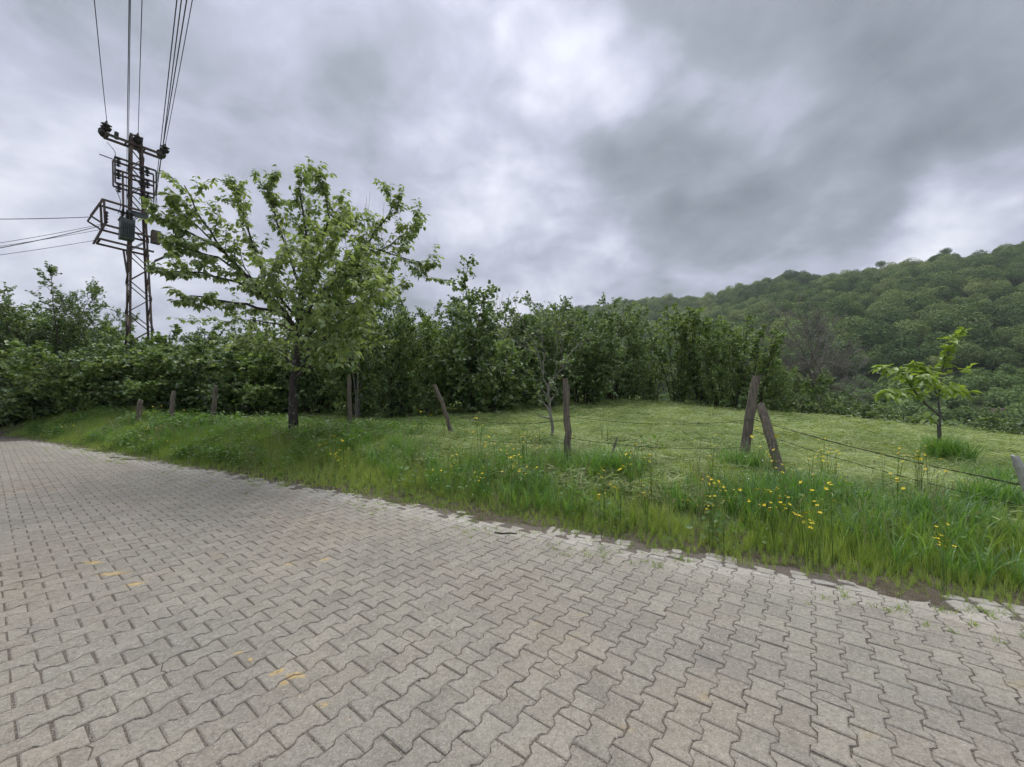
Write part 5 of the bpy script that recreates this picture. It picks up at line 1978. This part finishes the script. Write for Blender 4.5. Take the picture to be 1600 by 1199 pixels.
for sa in (-1, 1):
    for sb in (-1, 1):
        mb = MB()
        mb.angle(tp_(-0.3, sa * hw(0), sb * hw(0)), tp_(HT, sa * hw(HT), sb * hw(HT)), 0.075, 0.012, -A_ * sa, -B_ * sb)
        mb.build('leg', M['steel'], pyl)
nb = 19
hs_ = [HT * (1 - (1 - k / nb) ** 1.12) for k in range(nb + 1)]
for k in range(nb):
    h0, h1 = hs_[k], hs_[k + 1]
    sg = 1 if k % 2 else -1
    for sb in (-1, 1):
        mb = MB().bar(tp_(h0, sg * hw(h0), sb * hw(h0)), tp_(h1, -sg * hw(h1), sb * hw(h1)), 0.055, 0.03)
        mb.build('brace', M['steel'], pyl)
    for sa in (-1, 1):
        mb = MB().bar(tp_(h0, sa * hw(h0), sg * hw(h0)), tp_(h1, sa * hw(h1), -sg * hw(h1)), 0.055, 0.03)
        mb.build('brace', M['steel'], pyl)


def insul(parent, p, axis, r_=0.13, ln=0.34, n=1):
    """bell-shaped pin insulator"""
    p = np.asarray(p, float)
    prof = [(0, 0.03), (0.04, 0.04), (0.06, r_ * 0.72), (ln * 0.45, r_), (ln * 0.55, r_ * 0.55), (ln * 0.62, r_ * 0.95), (ln * 0.72, r_ * 0.9), (ln * 0.80, r_ * 0.35), (ln, 0.025), (ln + .02, 0.0)]
    MB().lathe(p, axis, prof, 12).build('insulator', M['insulator'], parent, True)


def string_ins(parent, p, axis, ln, r_=0.075, n=5):
    prof = [(0, 0.02)]
    for k in range(n):
        t_ = (k + 0.2) / n * ln
        prof += [(t_, 0.03), (t_ + ln / n * 0.25, r_), (t_ + ln / n * 0.55, 0.03)]
    prof += [(ln, 0.02), (ln, 0.0)]
    MB().lathe(np.asarray(p, float), axis, prof, 10).build('insulator', M['insulator'], parent, True)


# top crossarm: two parallel channels
hL, aL = hpx(166, 205)
hR, aR = hpx(260, 238)
hc = (hL + hR) / 2
mb = MB()
for sb in (-1, 1):
    mb.bar(tp_(hc, aL, sb * 0.22), tp_(hc, aR, sb * 0.22), 0.07, 0.09)
for a_ in np.linspace(aL + 0.05, aR - 0.05, 4):
    mb.bar(tp_(hc, a_, -0.22), tp_(hc, a_, 0.22), 0.05, 0.05)
mb.build('crossarm', M['steel'], pyl)
TIPS = {}
for nm, a_ in (('l', aL + 0.02), ('c', 0.0), ('r', aR - 0.02)):
    for sb in (-1, 1):
        P = tp_(hc + 0.05, a_, sb * 0.22)
        insul(pyl, P, np.array([0, 0, 1.0]) + B_ * 0.45 * sb, 0.185, 0.44)
        TIPS[nm, sb] = P + unit(np.array([0, 0, 1.0]) + B_ * 0.45 * sb) * 0.44 + tax0
MB().box(tp_(hc + 0.18, aL * 0.62, 0), 0.10, 0.10, 0.30).build('surge_arrester', M['insulator'], pyl)
# switch frame: three bars with end posts
fr = []
for (lx, ly), (rx, ry) in (((181, 240), (246, 266)), ((181, 262), (246, 283)), ((181, 284), (246, 302))):
    h0, a0 = hpx(lx, ly)
    h1, a1 = hpx(rx, ry)
    fr.append(((h0 + h1) / 2, a0, a1))
    for sb in (-1, 1):
        MB().bar(tp_(fr[-1][0], a0, sb * 0.24), tp_(fr[-1][0], a1, sb * 0.24), 0.055, 0.07).build('frame_bar', M['steel'], pyl)
for a_ in (fr[0][1], fr[0][2]):
    for sb in (-1, 1):
        MB().bar(tp_(fr[0][0], a_, sb * 0.24), tp_(fr[2][0], a_, sb * 0.24), 0.05, 0.05, up=tuple(A_)).build('frame_post', M['steel'], pyl)
for a_ in (fr[0][1] + 0.10, 0.12, fr[0][2] - 0.30):
    for lvl in (0, 1, 2):
        string_ins(pyl, tp_(fr[lvl][0] - 0.02, a_, 0.28), np.array([0.0, 0, -1]) + B_ * 0.15, 0.40, 0.085, 4)
MB().bar(tp_(fr[0][0] - 0.1, fr[0][1] - 0.45, 0.2), tp_(fr[0][0] - 0.12, fr[0][1] + 0.1, 0.2), 0.03, 0.03).build('switch_arm', M['steel'], pyl)
h1, a1 = hpx(195, 262, 0.3)
h2, a2 = hpx(196, 332, 0.3)
MB().tube([tp_(h1, a1, 0.3), tp_(h2, a1, 0.3)], 0.035, 8).build('operating_rod', M['steel'], pyl)

# transformer platform reaching out to the left
hA, aA = hpx(160, 312)
hB, aB = hpx(163, 352)
hC, aC = hpx(150, 375)
hD, aD = hpx(141, 338)
h_r = hw(hB)
mb = MB()
for hh, aa, nm in ((hA, aA, 'platform_rail'), (hB, aB, 'platform_rail'), (hC + 0.05, aC + 0.10, 'platform_beam')):
    for sb in (-1, 1):
        MB().bar(tp_(hh, aa, sb * 0.42), tp_(hh - 0.05, 0.45, sb * 0.42), 0.06, 0.075).build(nm, M['steel'], pyl)
    MB().bar(tp_(hh, aa, -0.42), tp_(hh, aa, 0.42), 0.06, 0.075).build(nm, M['steel'], pyl)
for sb in (-1, 1):
    MB().bar(tp_(hA, aA, sb * 0.42), tp_(hD, aD, sb * 0.42), 0.055, 0.055).build('platform_strut', M['steel'], pyl)
    MB().bar(tp_(hD, aD, sb * 0.42), tp_(hB, aB, sb * 0.42), 0.055, 0.055).build('platform_strut', M['steel'], pyl)
    MB().bar(tp_(hB, aB, sb * 0.42), tp_(hC, aC, sb * 0.42), 0.055, 0.055).build('platform_strut', M['steel'], pyl)
    MB().bar(tp_(hA, aA + 0.04, sb * 0.42), tp_(hB, aB + 0.02, sb * 0.42), 0.07, 0.07, up=tuple(A_)).build('platform_post', M['steel'], pyl)
    MB().bar(tp_(hC - 0.35, 0.48, sb * 0.3), tp_(hC + 0.02, aR, sb * 0.3), 0.05, 0.05).build('platform_strut', M['steel'], pyl)
    MB().bar(tp_(hC, aC * 0.30, sb * 0.42), tp_(hC - 1.0, -hw(hC) * 1.0, sb * hw(hC)), 0.05, 0.05).build('platform_strut', M['steel'], pyl)
string_ins(pyl, tp_(hB + 0.55, aB + 0.06, 0.50), (0, 0, -1), 0.5, 0.07, 4)
# transformer tank with fins, lid and bushings
hT0, aT0 = hpx(196, 374)
hT1, aT1 = hpx(196, 345)
Mrot = np.stack([A_, B_, np.array([0, 0, 1.0])], 1)
tc_ = (hT0 + hT1) / 2
tank = MB().box(tp_(tc_, aT0 + 0.05, 0.30), 0.44, 0.44, (hT1 - hT0), Mrot).build('transformer', M['transformer'], pyl)
for k in range(7):
    for sb in (-1, 1):
        MB().box(tp_(tc_ - 0.02, aT0 + 0.05 - 0.18 + k * 0.06, 0.30 + sb * 0.27), 0.016, 0.10, (hT1 - hT0) * 0.78, Mrot).build('cooling_fin', M['transformer'], tank)
MB().box(tp_(hT1 + 0.03, aT0 + 0.05, 0.30), 0.48, 0.48, 0.05, Mrot).build('lid', M['transformer'], tank)
for k in range(3):
    prof = [(0, 0.05)]
    for q in range(4):
        prof += [(0.05 + q * 0.075, 0.035), (0.075 + q * 0.075, 0.085), (0.095 + q * 0.075, 0.035)]
    prof += [(0.42, 0.02), (0.44, 0.0)]
    MB().lathe(tp_(hT1 + 0.05, aT0 - 0.09 + k * 0.14, 0.34), (0, 0, 1), prof, 10).build('bushing', M['insulator'], tank, True)
MB().box(tp_(hT1 + 0.42, 0.0, 0.30), 0.62, 0.10, 0.22, Mrot).build('fuse_box', M['transformer'], pyl)
MB().box(tp_(tc_ + 0.02, 0.55, 0.25), 0.30, 0.30, (hT1 - hT0) * 0.7, Mrot).build('switch_cabinet', M['steel'], pyl)
# down-leads hanging between the frames
for k, (x0, y0, x1, y1) in enumerate(((183, 290, 187, 330), (205, 300, 200, 335), (247, 300, 238, 335), (243, 305, 230, 350), (170, 215, 182, 240))):
    ha, aa = hpx(x0, y0, 0.3)
    hb_, ab_ = hpx(x1, y1, 0.3)
    t_ = np.linspace(0, 1, 9)
    P = np.array([tp_(ha + (hb_ - ha) * q, aa + (ab_ - aa) * q + 0.12 * math.sin(math.pi * q), 0.3) for q in t_])
    MB().tube(P, 0.012, 5, False).build('down_lead', M['wire'], pyl, True)

# overhead lines to the next pole behind the viewer
def overhead(p0, px_top, label, r_=0.011, sag=0.4, group='overhead lines passing above the lane'):
    p0 = np.asarray(p0, float)
    v = px_dir(*px_top)
    k = (p0[2] - 0.35 - CAM_H) / v[2]
    P1 = CAM + v * k
    far_ = P1 + (P1 - p0) * 2.2
    t_ = np.linspace(0, 1, 40)
    pts_ = p0[None] * (1 - t_)[:, None] + far_[None] * t_[:, None]
    pts_[:, 2] = p0[2] - (4 * 1.1 * t_ * (1 - t_))*0.45
    MB().tube(pts_ - p0, r_, 5, False).build('power_line', M['wire'], None, True, loc=tuple(p0), label=label, cat='cable', group=group)


overhead(TIPS['l', 1], (148, 0), 'leftmost overhead wire rising from the left end of the top crossarm')
overhead(TIPS['c', 1], (222, 0), 'overhead wire rising from the middle insulator of the top crossarm')
overhead(TIPS['r', 1], (300, 0), 'rightmost overhead wire rising from the right end of the top crossarm')
lo = tax0 + tp_(hw(0) * 0 + hpx(200, 335, 0.45)[0], hpx(200, 335, 0.45)[1], 0.45)
overhead(lo, (202, 0), 'doubled dark cable rising in front of the pylon, left strand', 0.008)
overhead(lo + np.array([0.06, 0, 0]), (204, 0), 'doubled dark cable rising in front of the pylon, right strand', 0.007)
for k, (x0, y0, xt) in enumerate(((241, 338, 276), (243, 338, 283), (238, 345, 291))):
    h_, a_ = hpx(x0, y0, 0.3)
    overhead(tax0 + tp_(h_, a_, 0.3), (xt, 0), ('first', 'second', 'third')[k] + ' of the three close wires rising from the right side of the transformer platform', 0.010)
# low voltage lines leaving to the left
for k, (x0, y0, yl, lab) in enumerate(((141, 340, 336, 'topmost cable leaving the transformer platform to the left edge'),
                                       (163, 350, 371, 'second cable leaving the platform to the left, running slightly downhill'),
                                       (164, 352, 380, 'sagging third cable leaving the platform to the left'),
                                       (166, 358, 383, 'fourth cable leaving the platform to the left'),
                                       (152, 376, 396, 'lowest cable leaving the platform to the left edge'))):
    h_, a_ = hpx(x0, y0)
    p0 = tax0 + tp_(h_, a_, 0.42)
    p1 = at_depth(-30, yl, 13.2)
    far_ = p0 + (p1 - p0) * 2.5
    t_ = np.linspace(0, 1, 30)
    pts_ = p0[None] * (1 - t_)[:, None] + far_[None] * t_[:, None]
    pts_[:, 2] -= 0.30 * (1 if k in (1, 2) else 0.5) * 4 * t_ * (1 - t_)
    MB().tube(pts_ - p0, 0.013 if k in (0, 2) else 0.008, 5, False).build('power_line', M['wire'], None, True, loc=tuple(p0), label=lab, cat='cable', group='low cables leaving the pylon to the left')

# ================================================================== small house on the slope
v = px_dir(1563, 655)
hp = None
for dist in np.arange(40, 200, 0.5):
    P = CAM + v * (dist / v[1])
    if P[2] <= float(terrain(P[0], P[1])):
        hp = P
        break
hz = float(terrain(hp[0], hp[1]))
hou = empty('house', (hp[0], hp[1], hz), 'tiny white house with red-brown roof among bushes below the wood', 'house', rz=-0.6)
hou.scale = (0.62,) * 3
MB().box((0, 0, 1.3), 5.0, 3.6, 2.8).build('wall', M['house_wall'], hou)
mb = MB()
mb.add([(-2.8, -2.1, 2.6), (2.8, -2.1, 2.6), (2.8, 0, 4.0), (-2.8, 0, 4.0), (-2.8, 2.1, 2.6), (2.8, 2.1, 2.6)], [(0, 1, 2, 3), (3, 2, 5, 4)], [(0, 3, 4), (1, 5, 2)])
mb.build('roof', M['house_roof'], hou)
for xx in (-1.5, 0.0, 1.5):
    MB().box((xx, -1.81, 1.4), 0.7, 0.06, 0.9).build('window', M['dark_glass'], hou)

# ================================================================== haze
def haze_box():
    m = bpy.data.materials.new('thin_haze')
    m.use_nodes = True
    nt = NT(m.node_tree)
    for n in list(m.node_tree.nodes):
        m.node_tree.nodes.remove(n)
    out = nt.node('ShaderNodeOutputMaterial')
    pv = nt.node('ShaderNodeVolumePrincipled')
    pv.inputs['Color'].default_value = (0.86, 0.92, 1.0, 1)
    pv.inputs['Density'].default_value = HAZE
    pv.inputs['Anisotropy'].default_value = 0.2
    nt.link(pv.outputs[0], out.inputs['Volume'])
    return m


HAZE = 0.00025
hz_top = 190.0
put('haze', MB().box((0, 700, (hz_top - 60) / 2), 3400, 2400, hz_top + 60).mesh('haze'), haze_box(), label='thin pale haze in the valley air', cat='haze', kind='stuff')
